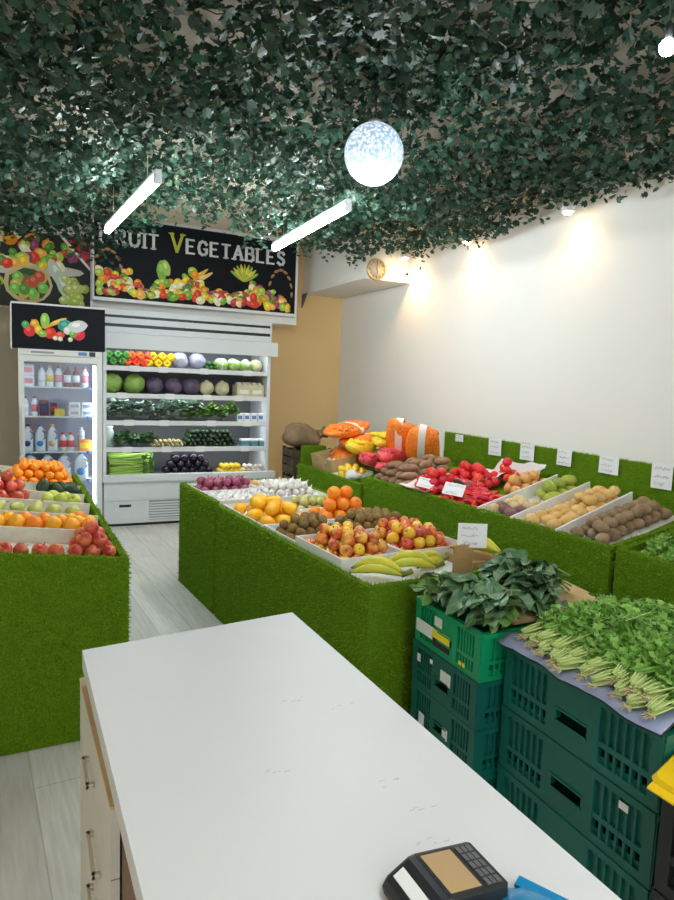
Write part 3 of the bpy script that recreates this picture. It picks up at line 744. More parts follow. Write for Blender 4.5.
pWP=Proto(potato_proto('potato',mat('pale_potato_skin',(.70,.52,.28),.6,var=.1),(.04,.034,.032),9)); pPP=Proto(potato_proto('potato',mat('purple_potato_skin',(.22,.11,.10),.7,var=.2),(.042,.034,.031),8))
pile([pWP,pPP],fC,.02,.36,.015,.245,.08,.062,1,'pale or purple potato at the front of the third tray, right display','potato','mixed potatoes',base=.008,flat=True)
pGM=Proto(MB().ell((0,0,0),(.055,.042,.038),14,9,fn=lambda d_:1+.1*d_.x*d_.y).build('green_mango',mat('green_mango_skin',(.42,.46,.05),.4,noise=12,col2=(.28,.38,.05),var=.1)))
pile([pGM],fC,.40,.78,.015,.245,.10,.074,2,'yellowish green mango at the back of the third tray, right display','mango','green mangoes',base=.008,flat=True,shrink=.4)
pOO=Proto(onion_proto('onion',mat('orange_onion_skin',(.78,.42,.14),.35,var=.1,noise=14,col2=(.70,.34,.10)),.042))
pile([pOO],fD,.36,.74,.02,.26,.09,.075,2,'orange brown onion heaped at the back between tomatoes and mangoes','onion','orange onions',base=.008,shrink=.45)
# red goods: tomatoes on white paper, chillies
PAPER=mat('white_paper',(.82,.80,.78),.7)
def paper(loc,rot,w_,d_,label,seed,amp=.03,curl=.5):
    rs=random.Random(seed); nx,ny=9,7; vs=[];fs=[]
    for j in range(ny):
        for i in range(nx):
            x=(i/(nx-1)-.5)*w_; y=(j/(ny-1)-.5)*d_
            e=max(abs(i/(nx-1)-.5),abs(j/(ny-1)-.5))*2
            vs.append((x,y,.006+max(0,e-.55)*curl*amp*6*(.7+.3*rs.random())+rs.uniform(0,amp*.25)))
    for j in range(ny-1):
        for i in range(nx-1): fs.append((j*nx+i,j*nx+i+1,(j+1)*nx+i+1,(j+1)*nx+i))
    o=MB().add(vs,fs,0,False).build('paper_liner',PAPER); o.location=loc; o.rotation_euler=rot
    so=o.modifiers.new('thick','SOLIDIFY'); so.thickness=.0015
    return tag(o,label,'paper','paper liners')
ps=-math.atan(RS)
pTO=Proto(ball_proto('tomato',TOM,(.036,.036,.031),3,.02,button=STEMG))
pCH=Proto(MB().tube([(-.04,0,0),(-.02,.004,.001),(.015,.003,0),(.045,-.006,0)],[.009,.012,.009,.002],8).build('red_chilli',mat('red_chilli_skin',(.72,.025,.045),.25,var=.2,hvar=.01)))
MB().tube([(-.04,0,0),(-.052,-.002,.003)],.0025,6).build('stem',STEMG,pCH.o)
e=fD.mat().to_euler()
paper(fD.at(.12,.60,.002),e,.30,.30,'crumpled white paper under the front tomatoes on the right display',1,amp=.045)
paper(fD.at(.44,.52,.002),e,.34,.36,'crumpled white paper under the middle tomatoes on the right display',2,amp=.06)
paper(fD.at(.72,.34,.006),(e.x,e.y-.35,e.z+.2),.22,.36,'white paper standing up behind the rear tomatoes',3,amp=.07)
pile([pTO],fD,.02,.30,.44,.72,.072,.062,3,'red tomato on the front white paper, right display','tomato','tomatoes in front',base=.016,shrink=.4)
pile([pTO],fD,.31,.58,.30,.70,.072,.062,3,'red tomato heaped on the middle white paper, right display','tomato','tomatoes in the middle',base=.016,shrink=.45)
pile([pTO],fD,.56,.74,.28,.52,.072,.062,3,'red tomato heaped against the rear paper below the backboard','tomato','tomatoes at the back',base=.03,shrink=.4)
for k in range(130):
    o=pCH.get(); L=min(2,k//55); u=.03+.30*((k*7)%17)/17*(1-.15*L)+.03*L; v=.03+.40*((k*5)%13)/13*(1-.15*L)+.03*L
    o.location=fD.at(u,v,.015+L*.022); o.rotation_euler=(rnd(-.2,.2),rnd(-.3,.2),rnd(0,6.28)); s=rnd(1.1,1.45); o.scale=(s,s,s)
    tag(o,'bright red chilli in the heap at the front of the right display','chilli','red chillies')
price_card(tuple(fD.at(.005,.50,.075)),.115,.085,(-.85,.15,-.80),'left white price card leaning on the red chillies',lines=2)
price_card(tuple(fD.at(.0,.215,.075)),.135,.10,(-.85,.1,-.85),'right white price card leaning on the red chillies',lines=2)
price_card((2.78,1.905,.80),.14,.125,(-.12,0,-.45),'white price card standing in the dark herbs, right picture edge',lines=3)
for k in range(36):
    o=Proto.get(pSW[k%2]); L=0 if k<15 else (1 if k<27 else 2); i=k if L==0 else (k-15 if L==1 else k-27)
    nu=3
    u=.07+.155*(i%nu)+.03*L; v=.03+.085*(i//nu)+.04*L
    o.location=fE.at(u,v+.03,.036+L*.05); o.rotation_euler=(rnd(-.1,.1),rnd(-.2,.1),rnd(-.5,.5)); tag(o,'brown sweet potato heaped beyond the tomatoes on the right display','sweet potato','sweet potatoes')

# far unit: boxes and net bags
def netmat(n,c,c2): return mat(n,c,.45,noise=55,col2=c2,bump=(70,.6,.006))
NETO=netmat('orange_net',(.92,.17,.01),(.98,.34,.05)); NETY=netmat('yellow_net',(.95,.72,.02),(.80,.62,.05)); NETR=netmat('red_net',(.72,.03,.06),(.85,.14,.16))
LBL=mat('bag_label_white',(.88,.80,.74),.5); LBLY=mat('bag_label_yellow',(.95,.75,.05),.5)
def net_bag(loc,rot,size,m,label,lm=LBL,seed=0,band=True):
    r=empty('net_bag',loc,0,label,'net bag','net bags of vegetables'); r.rotation_euler=rot
    L,Wd,H_=size; fn=noisefn(seed+40,.05,4)
    def se(d_):
        q=1/max(.75,(abs(d_.x)**2.6+abs(d_.y)**2.6+abs(d_.z)**2.2)**(1/2.4)); return q*fn(d_)
    mb=MB().ell((0,0,0),(L/2,Wd/2,H_/2),26,16,fn=se)
    o=mb.build('net',m,r)
    # lumps of the contents
    rs=random.Random(seed); lb=MB()
    for k in range(34):
        a=rs.uniform(-.42,.42)*L; b=rs.uniform(-.38,.38)*Wd; lb.ell((a,b,H_*.40*math.sqrt(max(0,1-(a/L*1.8)**4))*math.sqrt(max(0,1-(b/Wd*1.8)**4))),(.024,.02,.016),8,6)
    lb.build('contents',m,r)['kind']='stuff'
    if band:
        pts=[];w_=.030; vs=[];fs=[]
        n=20
        for i in range(n+1):
            t=i/n*2*PI; y=Wd/2*1.09*math.cos(t); z=H_/2*1.13*math.sin(t)
            vs+= [(-w_,y,z),(w_,y,z)]
        for i in range(n): fs.append((2*i,2*i+1,2*i+3,2*i+2))
        MB().add(vs,fs,0,True).build('label_band',lm,r)
    if abs(rot[0])<.5: MB().lathe([(.012,0),(.018,.03),(.03,.055),(.022,.06)],9,c=(L/2*.95,0,0),axis=Matrix.Rotation(PI/2,3,'Y')).build('bag_tie',m,r)
    return r
NB=[((2.56,5.20,1.055),(0,-.12,.55),(.50,.30,.11),NETO,'orange net bag lying topmost of the far pile of net bags',1,1),
    ((2.70,5.14,.955),(0,-.08,.40),(.50,.30,.13),NETO,'orange net bag lying second from the top of the far pile',2,1),
    ((2.58,5.24,.815),(0,-.2,.7),(.34,.28,.15),NETO,'orange net bag lowest in the far pile, beside the turf end panel',3,1),
    ((2.59,4.98,.915),(.15,.10,.55),(.34,.19,.13),NETY,'yellow net bag in front of the stacked orange bags',4,0),
    ((2.80,4.92,.985),(.1,.05,.45),(.34,.20,.13),NETY,'yellow net bag nearest the white wall of the pair',5,0),
    ((2.60,4.80,.83),(.15,.10,.6),(.28,.16,.11),NETR,'red net bag in front of the yellow net bags',6,0),
    ((2.74,4.70,.87),(.1,.1,.5),(.34,.18,.13),NETR,'red net bag lying under the leaning orange bags',7,0),
    ((2.83,4.72,1.00),(-.95,.1,-.75),(.28,.44,.14),NETO,'orange net bag leaning upright, left of the pair by the white wall',8,1),
    ((2.91,4.49,.965),(-.95,.1,-.75),(.28,.44,.14),NETO,'orange net bag leaning upright, right of the pair by the white wall',9,1),
    ((2.60,4.545,.79),(0,.15,.6),(.26,.13,.08),NETR,'small red net bag with a yellow label at the front of the far display',10,1)]
for l,r_,s,m,lb_,sd,bd in NB: net_bag(l,r_,s,m,lb_,LBLY if sd==10 else LBL,sd,bd)
def carton(loc,rz,w_,d_,h_,label,m=KRAFTL):
    r=empty('cardboard_box',loc,rz,label,'box','open cardboard boxes'); t=.006
    MB().box(-w_/2,w_/2,-d_/2,d_/2,0,t).build('bottom',m,r)
    for s in (-1,1):
        MB().box(-w_/2,w_/2,s*d_/2-(t if s>0 else 0),s*d_/2+(0 if s>0 else t),t,h_).build('side_panel',m,r)
        o=MB(); x=s*w_/2; x0=x-(t if s>0 else 0); x1=x+(0 if s>0 else t)
        o.box(x0,x1,-d_/2+t,d_/2-t,t,h_*.45); o.box(x0,x1,-d_/2+t,-.022,h_*.45,h_*.8); o.box(x0,x1,.022,d_/2-t,h_*.45,h_*.8); o.box(x0,x1,-d_/2+t,d_/2-t,h_*.8,h_)
        o.build('end_panel',m,r)
    return r
ff0=Frame(fr2.at(0,0,.648),(fr2.u.x,fr2.u.y,.20),fr2.v)
def onff(u,v,n=0): return tuple(ff0.at(u,v,n))
c=carton(onff(.22,.99,.002),fr2.u.to_track_quat('X','Z').to_euler().z,.22,.20,.13,'light brown cardboard box at the far left of the far display'); c.rotation_euler=ff0.mat().to_euler()
c=carton(onff(.20,.74,.002),0,.24,.26,.13,'light brown cardboard box beside the yellow net bags, holding pale mushrooms'); c.rotation_euler=ff0.mat().to_euler()
MUSH=mat('mushroom_cap',(.80,.72,.62),.6,var=.1)
mo=MB().lathe([(.001,-.004),(.02,-.006),(.024,.002),(.018,.015),(.008,.021),(.001,.022)],14).build('mushroom',MUSH); MB().lathe([(.008,-.022),(.007,-.004)],8).build('stem',MUSH,mo); pMU=Proto(mo)
pile([pMU],ff0,.09,.31,.62,.86,.05,.045,3,'pale mushroom in the cardboard box of the far display','mushroom','pale mushrooms',base=.01,shrink=.1,tilt=.5)
pLEM=Proto(ball_proto('lemon',mat('lemon_peel',(.95,.66,.05),.4,var=.08),(.038,.027,.027),1,.02,button=STEM))
tray(ff0,.04,.30,.30,.58,.03,'white tray of yellow lemons at the front of the far display',TRAYW)
pile([pLEM],ff0,.05,.29,.31,.57,.066,.052,2,'yellow lemon heaped at the front of the far display','lemon','lemons on the far display',base=.008,shrink=.35)
SILV=mat('silver_bag',(.70,.72,.74),.3)
o=MB().ell((0,0,0),(.06,.05,.04),14,9,fn=noisefn(77,.12,5)).build('plastic_bag',SILV); o.location=onff(.11,.62,.06); o.location=onff(.09,.255,.05); tag(o,'small crumpled white plastic bag beside the lemons on the far display','bag')
# brown sacks and dark crates beside the cooler
DKW=mat('dark_wood_crate',(.05,.035,.025),.7,noise=14,col2=(.09,.06,.035)); SACK=mat('brown_paper_sack',(.30,.20,.12),.85,noise=6,col2=(.22,.14,.08),bump=(25,.6,.02))
for k,(z,l) in enumerate([(0,'dark wooden crate at the bottom of the stack beside the cooler'),(.27,'dark wooden crate in the middle of the stack beside the cooler'),(.54,'dark wooden crate on top of the stack beside the cooler')]):
    r=empty('wooden_crate',(2.52,6.02,z),.03*(k-1),l,'crate','dark wooden crates')
    MB().box(-.20,.20,-.15,.15,0,.015).build('base',DKW,r)
    for s in (-1,1):
        q=MB()
        for j in range(3): q.box(-.20,.20,s*.15-.006,s*.15+.006,.02+j*.08,.085+j*.08)
        q.build('slatted_side',DKW,r)
        q=MB()
        for j in range(3): q.box(s*.20-.006,s*.20+.006,-.144,.144,.02+j*.08,.085+j*.08)
        q.build('slatted_end',DKW,r)
        for s2 in (-1,1): MB().box(s*.19-.014,s*.19+.014,s2*.138-.012,s2*.138+.012,.015,.265).build('corner_post',DKW,r)
def sack(loc,rot,sz,label,seed):
    fn=noisefn(seed,.10,5)
    r=MB().ell((0,0,0),(sz[0]/2,sz[1]/2,sz[2]/2),22,14,fn=lambda d_:fn(d_)/max(.8,(abs(d_.x)**3+abs(d_.y)**3+abs(d_.z)**3)**(1/3))).build('paper_sack',SACK)
    MB().lathe([(.05,0),(.035,.04),(.06,.09),(.045,.10)],11,c=(sz[0]*.42,0,sz[2]*.15),axis=Matrix.Rotation(1.1,3,'Y'),rfun=lambda a,z:1+.25*math.sin(a*3)).build('folded_top',SACK,r)
    r.location=loc; r.rotation_euler=rot; tag(r,label,'sack','brown paper sacks')
sack((2.50,6.00,.63),(0,0,.1),(.34,.24,.20),'brown paper sack lying inside the top dark crate beside the cooler',3)
sack((2.46,5.98,.92),(0,.15,-.1),(.36,.24,.22),'brown paper sack resting highest, in front of the back wall coloured with warm light',4)

# ------------------------------------------------------------------ leafy bunches
LEAFD=mat('dark_leaf',(.055,.15,.07),.36,var=.18,noise=30,col2=(.15,.27,.12)); LEAFM=mat('mid_leaf',(.12,.26,.05),.45,var=.15,noise=30,col2=(.17,.32,.07)); RIB=mat('leaf_rib_pale',(.20,.32,.11),.5)
PARS=mat('parsley_leaf',(.14,.36,.04),.5,var=.12,noise=40,col2=(.28,.50,.10)); PSTEM=mat('parsley_stem',(.52,.64,.22),.5); ROOT=mat('parsley_root',(.62,.52,.30),.6)
def leaf(mb,rib,base,yaw,pitch,L,Wd,curl,roll,rs):
    M=Matrix.Rotation(yaw,3,'Z')@Matrix.Rotation(-pitch,3,'Y')@Matrix.Rotation(roll,3,'X')
    nx,ny=8,5; vs=[];fs=[]; mid=[]
    ph=rs.uniform(0,6)
    for i in range(nx+1):
        t=i/nx; w_=Wd*.5*(math.sin(PI*min(1,.08+t*.92))**.7)*(1.15-.3*t)
        x=L*t*math.cos(curl*t*.5); z=-L*t*t*curl*.45
        for j in range(ny):
            s=(j/(ny-1)-.5)*2
            vs.append(Vector(base)+M@Vector((x,s*w_,z+.22*w_*abs(s)**1.5+.012*math.sin(t*11+ph+s*3)*abs(s))))
        mid.append(Vector(base)+M@Vector((x,0,z+.0015)))
    for i in range(nx):
        for j in range(ny-1): fs.append((i*ny+j,(i+1)*ny+j,(i+1)*ny+j+1,i*ny+j+1))
    mb.add(vs,fs,0,True)
    st=[Vector(base)+M@Vector((-L*.45,0,-.006)),Vector(base)]+mid[1:]
    rib.tube(st,[.0042,.0036]+[.0024*(1-i/len(mid)*.8) for i in range(1,len(mid))],6)
def greens(loc,rot,label,m,seed,n=9,L=.13,Wd=.075,spread=.8,group='bunches of leafy greens',cat='greens',name='leafy_greens_bunch'):
    r=empty(name,loc,0,label,cat,group); r.rotation_euler=rot
    rs=random.Random(seed); mb=MB(); rb=MB()
    for k in range(n):
        leaf(mb,rb,(rs.uniform(-.02,.03),rs.uniform(-.03,.03),.015+.008*k*.7),rs.uniform(-spread,spread),rs.uniform(.05,.5),L*rs.uniform(.75,1.15),Wd*rs.uniform(.8,1.15),rs.uniform(.4,1.2),rs.uniform(-.5,.5),rs)
    mb.build('leaves',m,r); rb.build('stalks',RIB,r); return r
def herb_proto(rooted=True):
    r=empty('parsley_bunch',(0,0,0)); rs=random.Random(12 if rooted else 13); st=MB(); lf=MB(); rt_=MB()
    for k in range(20 if rooted else 24):
        y=rs.uniform(-.022,.022); z=.012+rs.uniform(0,.03); a=rs.uniform(-.38,.38); L=rs.uniform(.10,.25); up_=rs.uniform(.05,.40)
        tip=Vector((L*math.cos(a),y+L*math.sin(a),z+L*up_*.6))
        mid=Vector((L*.5*math.cos(a*.7),y+L*.5*math.sin(a*.6),z+L*up_*.22))
        st.tube([(-.05,y*.6,z*.8),(0,y,z),mid,tip],[.0032,.0026,.0018,.001],5)
        for q in range(11):
            t=rs.uniform(.22 if rooted else -.15,1.0); p=mid.lerp(tip,(t-.45)/.55)+Vector((rs.uniform(-.02,.02),rs.uniform(-.025,.025),rs.uniform(-.006,.022)))
            s=rs.uniform(.012,.022); M=Euler((rs.gauss(0,.6),rs.gauss(0,.6),rs.uniform(0,6.28))).to_matrix()
            o=[(0,-.6),(.35,-.35),(.75,-.1),(.4,.1),(.65,.6),(.2,.45),(0,.95),(-.2,.45),(-.65,.6),(-.4,.1),(-.75,-.1),(-.35,-.35)]
            vs=[p]+[p+M@Vector((a_*s,b_*s,.35*abs(a_)*s*(1 if q%2 else -.6))) for a_,b_ in o]
            lf.add(vs,[(0,1+i,1+(i+1)%12) for i in range(12)])
    for k in range(12):
        a=rs.uniform(0,6.28); rt_.tube([(-.05,rs.uniform(-.012,.012),.012),(-.06-rs.uniform(0,.016),.02*math.cos(a),.012+.010*math.sin(a))],[.003,.0008],4)
    lf.build('leaves',PARS,r); st.build('stems',PSTEM if rooted else PARS,r)
    if rooted: rt_.build('roots',ROOT,r)
    return r

# ------------------------------------------------------------------ plastic crates
CRD=mat('crate_green_dark',(.003,.115,.085),.42,var=.1); CRB=mat('crate_green_bright',(.004,.30,.12),.32); CRK=mat('crate_black',(.010,.011,.014),.4)
STICK=mat('sticker_white',(.78,.80,.78),.5); STICKY=mat('sticker_yellow',(.90,.72,.03),.5)
def crate_wall(w,h,ribs,t=.016):
    """panel in local x (0..w), z (0..h), thickness towards +y"""
    mb=MB(); lip=.006
    mb.box(0,w,-lip,t,h*.90,h); mb.box(0,w,-.002,t,0,h*.12)
    for a,b in ((0,.035),(w-.035,w)): mb.box(a,b,-.003,t,h*.12,h*.90)
    c0,c1=w*.33,w*.67; s0,s1=w*.40,w*.60
    mb.box(c0,s0,-.004,t,h*.12,h*.90); mb.box(s1,c1,-.004,t,h*.12,h*.90)
    mb.box(s0,s1,-.004,t,h*.50,h*.90); mb.box(s0,s1,-.004,t,h*.12,h*.34)
    mb.box(s0-.004,s1+.004,-.009,t*.7,h*.34-.006,h*.34); mb.box(s0-.004,s1+.004,-.009,-.004,h*.50,h*.50+.006)
    for lo,hi in ((.035,c0),(c1,w-.035)):
        mb.box(lo,hi,t*.55,t,h*.42,h*.90)
        mb.box(lo,hi,-.001,t,h*.34,h*.42)
        for k in range(1,ribs):
            x=lo+(hi-lo)*k/ribs; mb.box(x-.004,x+.004,0,t*.6 if k%2 else t,h*.12,h*.90)
        mb.box(lo,hi,t*.5,t,h*.12,h*.20)
    return mb
def crate(loc,L,W,H,m,label,group,stickers=(),name='plastic_crate',rz=0):
    r=empty(name,loc,rz,label,'crate',group); t=.016
    MB().box(-L/2+t,L/2-t,-W/2+t,W/2-t,0,.012).build('base',m,r)
    for (w_,ang,px,py) in ((L,0,-L/2,-W/2),(L,PI,L/2,W/2)):
        o=crate_wall(w_,H,7).build('long_wall' if L>=W else 'end_wall',m,r); o.location=(px,py,0); o.rotation_euler=(0,0,ang)
    for (w_,ang,px,py) in ((W,-PI/2,-L/2,W/2),(W,PI/2,L/2,-W/2)):
        o=crate_wall(w_-.001,H-.0005,6).build('end_wall' if L>=W else 'long_wall',m,r); o.location=(px,py,0); o.rotation_euler=(0,0,ang)
    for (y0,y1,z0,z1,mm,lb) in stickers:     # on the left (-x) face
        o=MB().box(-L/2-.0085,-L/2-.0062,y0,y1,z0,z1).build('sticker',mm,r)
        if lb: o['label']=lb
    return r
LX,LY=1.34+.30,1.655+.20
h_=.168
la=['dark green crate at the bottom of the left stack','dark green crate second from the bottom of the left stack','dark green crate just under the bright green one','bright green crate with a yellow and black sticker, full of leafy greens']
st=[(),[(-.05,-.02,.05,.09,STICK,None),(.10,.135,.02,.075,STICK,None)],[(-.055,.005,.085,.13,STICK,None),(.14,.16,.10,.13,STICK,None),(.06,.075,.125,.14,STICK,None)],
    [(.075,.185,.045,.092,STICK,None),(-.03,.075,.058,.090,STICKY,'yellow sticker'),(-.03,.072,.028,.057,BLACK,'black sticker'),(.02,.065,.105,.140,STICK,None),(-.105,-.09,.022,.036,STICKY,None),(-.125,-.113,.022,.036,STICKY,None)]]
for k in range(4): crate((LX+(.004 if k%2 else 0),LY,.003+k*(h_+.001)),.60,.40,h_,CRB if k==3 else CRD,la[k],'left stack of crates',st[k])
RX,RY=1.43+.20,1.03+.30
h2=.21
lb=['dark green crate at the bottom of the near right stack','dark green crate in the middle of the near right stack','dark green crate on top of the near right stack, under the parsley']
s2=[(),[(-.22,-.19,.16,.18,STICK,None)],()]
for k in range(3): crate((RX,RY,.012+k*(h2+.002)),.40,.60,h2,CRD,lb[k],'right stack of crates',s2[k])
lb=['bottom dark green crate behind the near right stack','middle dark green crate behind the near right stack','top dark green crate behind the near right stack, under parsley leaves']
for k in range(3): crate((RX+.405,RY,.012+k*(h2+.002)),.40,.60,h2,CRD,lb[k],'rear right stack of crates')
crate((1.69,.70,.003),.60,.58,.272,CRK,'black crate at the bottom, right picture edge','black crates')
crate((1.69,.70,.277),.60,.58,.262,CRK,'black crate on top, under the yellow packet at the right edge','black crates')
# yellow packet
YEL=mat('packet_yellow',(.95,.62,.01),.35); PKG=mat('packet_green_edge',(.18,.24,.03),.4)
r=empty('packet',(1.470,.950,.574),.35,'yellow packet lying on the black crates at the right picture edge','packet'); r.rotation_euler=(.10,-.30,.15)
fn=noisefn(5,.04,4)
MB().bbox(-.105,.105,-.075,.075,0,.024,.011).build('pouch',YEL,r)
for s in (-1,1): MB().box(s*.118-.012,s*.118+.012,-.066,.066,.008,.013).build('sealed_edge',YEL,r)
# liner under parsley
LIN=mat('crate_liner_lavender',(.36,.40,.62),.4)
vs=[];fs=[];nx,ny=10,22
rs=random.Random(4)
for j in range(ny):
    y=1.02+.62*j/(ny-1)
    for i in range(nx):
        t=i/(nx-1); x=1.395+.42*t
        z=.664+(.006 if t>.1 else 0)-.022*max(0,1-t*9)+.006*math.sin(y*34+t*5)*max(0,1-t*3)+ (.016*max(0,(t<.12))*math.sin(y*21))
        x+=.010*math.sin(y*27)*max(0,1-t*4)
        vs.append((x,y,max(z,.652 if x<1.42 else .664)))
for j in range(ny-1):
    for i in range(nx-1): fs.append((j*nx+i,j*nx+i+1,(j+1)*nx+i+1,(j+1)*nx+i))
o=MB().add(vs,fs,0,True).build('crate_liner',[LIN]); so=o.modifiers.new('thick','SOLIDIFY'); so.thickness=.007; so.offset=1
o.data.materials.append(BLACK); so.material_offset_rim=1
tag(o,'lavender liner sheet with a dark edge under the parsley, over the crate rim','liner')
hp=Proto(herb_proto()); hq=Proto(herb_proto(False))
hi=0
for (x0,zz,n) in ((1.455,.672,9),(1.49,.69,8),(1.55,.70,9),(1.64,.69,8),(1.74,.675,8),(1.85,.66,7)):
    for k in range(n):
        front=x0<1.53; o=(hp if front else hq).get(); y=1.06+.50*(k+.5*(hi%2))/(n-.3)
        o.location=(x0+rnd(-.015,.015),y,zz+rnd(0,.01)); o.rotation_euler=(rnd(-.3,.3),rnd(-.08,.05),rnd(-.22,.30)); s=rnd(.9,1.12); o.scale=(s,s,s)
        tag(o,'parsley bunch with pale roots along the crate rim, near right stack' if front else 'leafy parsley bunch heaped behind the rooted ones on the right stacks','parsley','parsley bunches at the rim' if front else 'parsley bunches behind'); 
    hi+=1
# greens on cardboard in the left stack
sh=empty('cardboard_sheet',(1.755,1.86,.688),0,'flat brown cardboard sheet under the leafy greens, on the bright green crate','cardboard'); 
MB().hexa([(-.26,-.185,-.004),(.235,-.165,.004),(.275,.16,.004),(-.26,.185,-.004),(-.26,-.185,-.001),(.235,-.165,.007),(.275,.16,.007),(-.26,.185,-.001)]).build('sheet',KRAFTL,sh)
gl=['dark leafy greens hanging furthest over the near corner of the bright green crate','dark leafy greens over the yellow and black sticker of the bright green crate','dark leafy greens lying along the left rim of the bright green crate','dark leafy greens in the middle of the cardboard sheet','dark leafy greens right of the middle on the cardboard sheet','dark leafy greens lying furthest right on the cardboard sheet','dark leafy greens topmost in the heap over the bright green crate','dark leafy greens at the back of the heap, before the standing bananas']
gp=[(1.475,1.72,.715,3.6,9),(1.46,1.80,.715,3.3,9),(1.45,1.90,.70,3.0,7),(1.66,1.76,.705,3.9,10),(1.74,1.86,.705,3.5,10),(1.86,1.89,.70,3.0,9),(1.66,1.88,.725,3.4,11),(1.78,1.95,.71,2.6,10)]
for i,((x,y,z,rz,n),l) in enumerate(zip(gp,gl)):
    greens((x,y,z),(rnd(-.15,.15),-.12 if i>2 else .12,rz),l,LEAFD,60+i,n=n+5,L=.14,Wd=.092,spread=1.1)
greens((1.42,1.99,.68),(0,-.1,2.8),'pale green leafy bunch at the back left of the bright green crate',LEAFM,80,n=9,L=.10,Wd=.055,group='bunches of pale greens')
greens((1.50,2.03,.665),(0,-.1,2.4),'pale green leafy bunch in front of the brown cardboard upright',LEAFM,81,n=9,L=.10,Wd=.055,group='bunches of pale greens')
greens((1.47,1.70,.705),(0,.15,4.1),'yellow green leaves drooping over the near corner of the bright green crate',LEAFM,82,n=5,L=.12,Wd=.06,group='bunches of pale greens')
# dark herbs on the nearest right display
H0=Frame(fr0.at(0,0,.727),(fr0.u.x,fr0.u.y,RS),fr0.v)
for k in range(14):
    o=hq.get(); u=.06+.17*(k%3); v=.62+.085*(k//3)
    o.location=H0.at(u,v,.004); o.rotation_euler=(rnd(-.2,.2),rnd(-.2,-.05),rnd(-.5,.5)); o.scale=(.8,.8,.8); tag(o,'dark green herb bunch beside the price card at the right picture edge','herbs','herb bunches on the nearest right display')

# ------------------------------------------------------------------ white counter
CTOP=mat('counter_white_laminate',(.66,.655,.675),.45,noise=3,col2=(.645,.64,.66))
WOODE=mat('counter_edge_beech',(.72,.50,.27),.5,noise=8,col2=(.66,.45,.24)); DRAW=mat('drawer_front_cream',(.62,.60,.54),.45); WOODB=mat('cabinet_side_brown',(.30,.21,.15),.55,noise=12,col2=(.24,.165,.12)); 
ct=empty('counter',(.32,.80,0),0,'white counter with a laminate top in the foreground, drawers on its left side','counter')
def cz(poly): return [(x-.32,y-.80) for x,y in poly]
MB().prism(cz([(.112,.18),(.582,.20),(.552,1.374),(.087,1.314)]),.915,.95).build('worktop',CTOP,ct)
sc=MB(); rs=random.Random(2)
for (cx,cy) in ((.40,.98),(.47,.93),(.435,.72),(.45,.655),(.30,.80),(.43,.60)):
    for k in range(5):
        x=cx+rs.uniform(-.02,.02)-.32; y=cy+rs.uniform(-.008,.008)-.80; l=rs.uniform(.002,.010); sc.box(x,x+l,y,y+.0009,.95,.9503)
sc.build('scuff',mat('counter_scuff_grey',(.50,.50,.49),.6),ct)
MB().prism(cz([(.13,.20),(.56,.22),(.535,1.33),(.115,1.29)]),.0,.02).build('plinth',WOODB,ct)
MB().prism(cz([(.112,.895),(.52,.92),(.52,1.34),(.098,1.30)]),.02,.915).build('carcass',WOODB,ct)
MB().prism(cz([(.16,.22),(.18,.22),(.16,.89),(.14,.89)]),.02,.915).build('side_panel',WOODB,ct)
n=8; z1=.890; hh=(z1-.03)/n
for k in range(n):
    zb=.03+k*hh; d_=MB(); d_.prism(cz([(.096,.89),(.108,.89),(.096,1.318),(.083,1.315)]),zb+.001,zb+hh-.001)
    o=d_.build('drawer',DRAW,ct)
    if k==n-1:
        MB().prism(cz([(.095,.89),(.105,.89),(.093,1.318),(.082,1.315)]),zb+hh-.001,zb+hh+.003).build('wood_edge',WOODE,o)
    for (ya,yb,zc) in ((1.075,1.165,.812),) if k==n-1 else ((.99,1.10,.714),) if k==n-2 else ((.99,1.10,zb+hh*.45),):
        xo=.083+(.013)*(1.315-(ya+yb)/2)/.425
        hb=MB(); x=xo-.010-.32
        hb.bbox(x-.003,x+.003,ya-.8,yb-.8,zc-.004,zc+.004,.001)
        hb.bbox(x-.004,xo-.32,ya-.8,ya-.79,zc-.004,zc+.004,.001); hb.bbox(x-.004,xo-.32,yb-.81,yb-.8,zc-.004,zc+.004,.001)
        hb.build('handle',STEEL,o)
# card terminal
TB=mat('terminal_dark',(.020,.021,.024),.38); TS=mat('terminal_screen_tan_reflection',(.46,.31,.16),.25); TK=mat('terminal_key',(.10,.105,.11),.45);  # the screen's tan reflection is painted into its base colour
tm=empty('card_terminal',(.398,.522,.9505),.02,'dark card payment terminal lying on the white counter','card terminal'); tm.scale=(.93,.95,.95)
prof=[(-.062,0),(.058,0),(.062,.006),(.060,.026),(.056,.026),(-.020,.034),(-.030,.033),(-.060,.017),(-.065,.010)]
def prof_ext(pr,y0,y1,ch=.004):
    n=len(pr); cx=sum(p[0] for p in pr)/n; cz_=sum(p[1] for p in pr)/n
    def rg(y,s): return [(cx+(x-cx)*s,y,cz_+(z-cz_)*s) for x,z in pr]
    R=[rg(y0,.93),rg(y0+ch,1),rg(y1-ch,1),rg(y1,.93)]; vs=sum(R,[]); fs=[tuple(range(n)),tuple(range(4*n-1,3*n-1,-1))]
    for j in range(3):
        for k in range(n): fs.append((j*n+k,(j+1)*n+k,(j+1)*n+(k+1)%n,j*n+(k+1)%n))
    return MB().add(vs,fs)
prof_ext(prof,-.038,.038).build('body',TB,tm)
sl=math.atan2(.012,.076)
def ontop(x): return .034-(x+.020)*.008/.076
def slab_on(x0,x1,y0,y1,th): 
    return MB().hexa([(x0,y0,ontop(x0)-.001),(x1,y0,ontop(x1)-.001),(x1,y1,ontop(x1)-.001),(x0,y1,ontop(x0)-.001),(x0,y0,ontop(x0)+th),(x1,y0,ontop(x1)+th),(x1,y1,ontop(x1)+th),(x0,y1,ontop(x0)+th)])
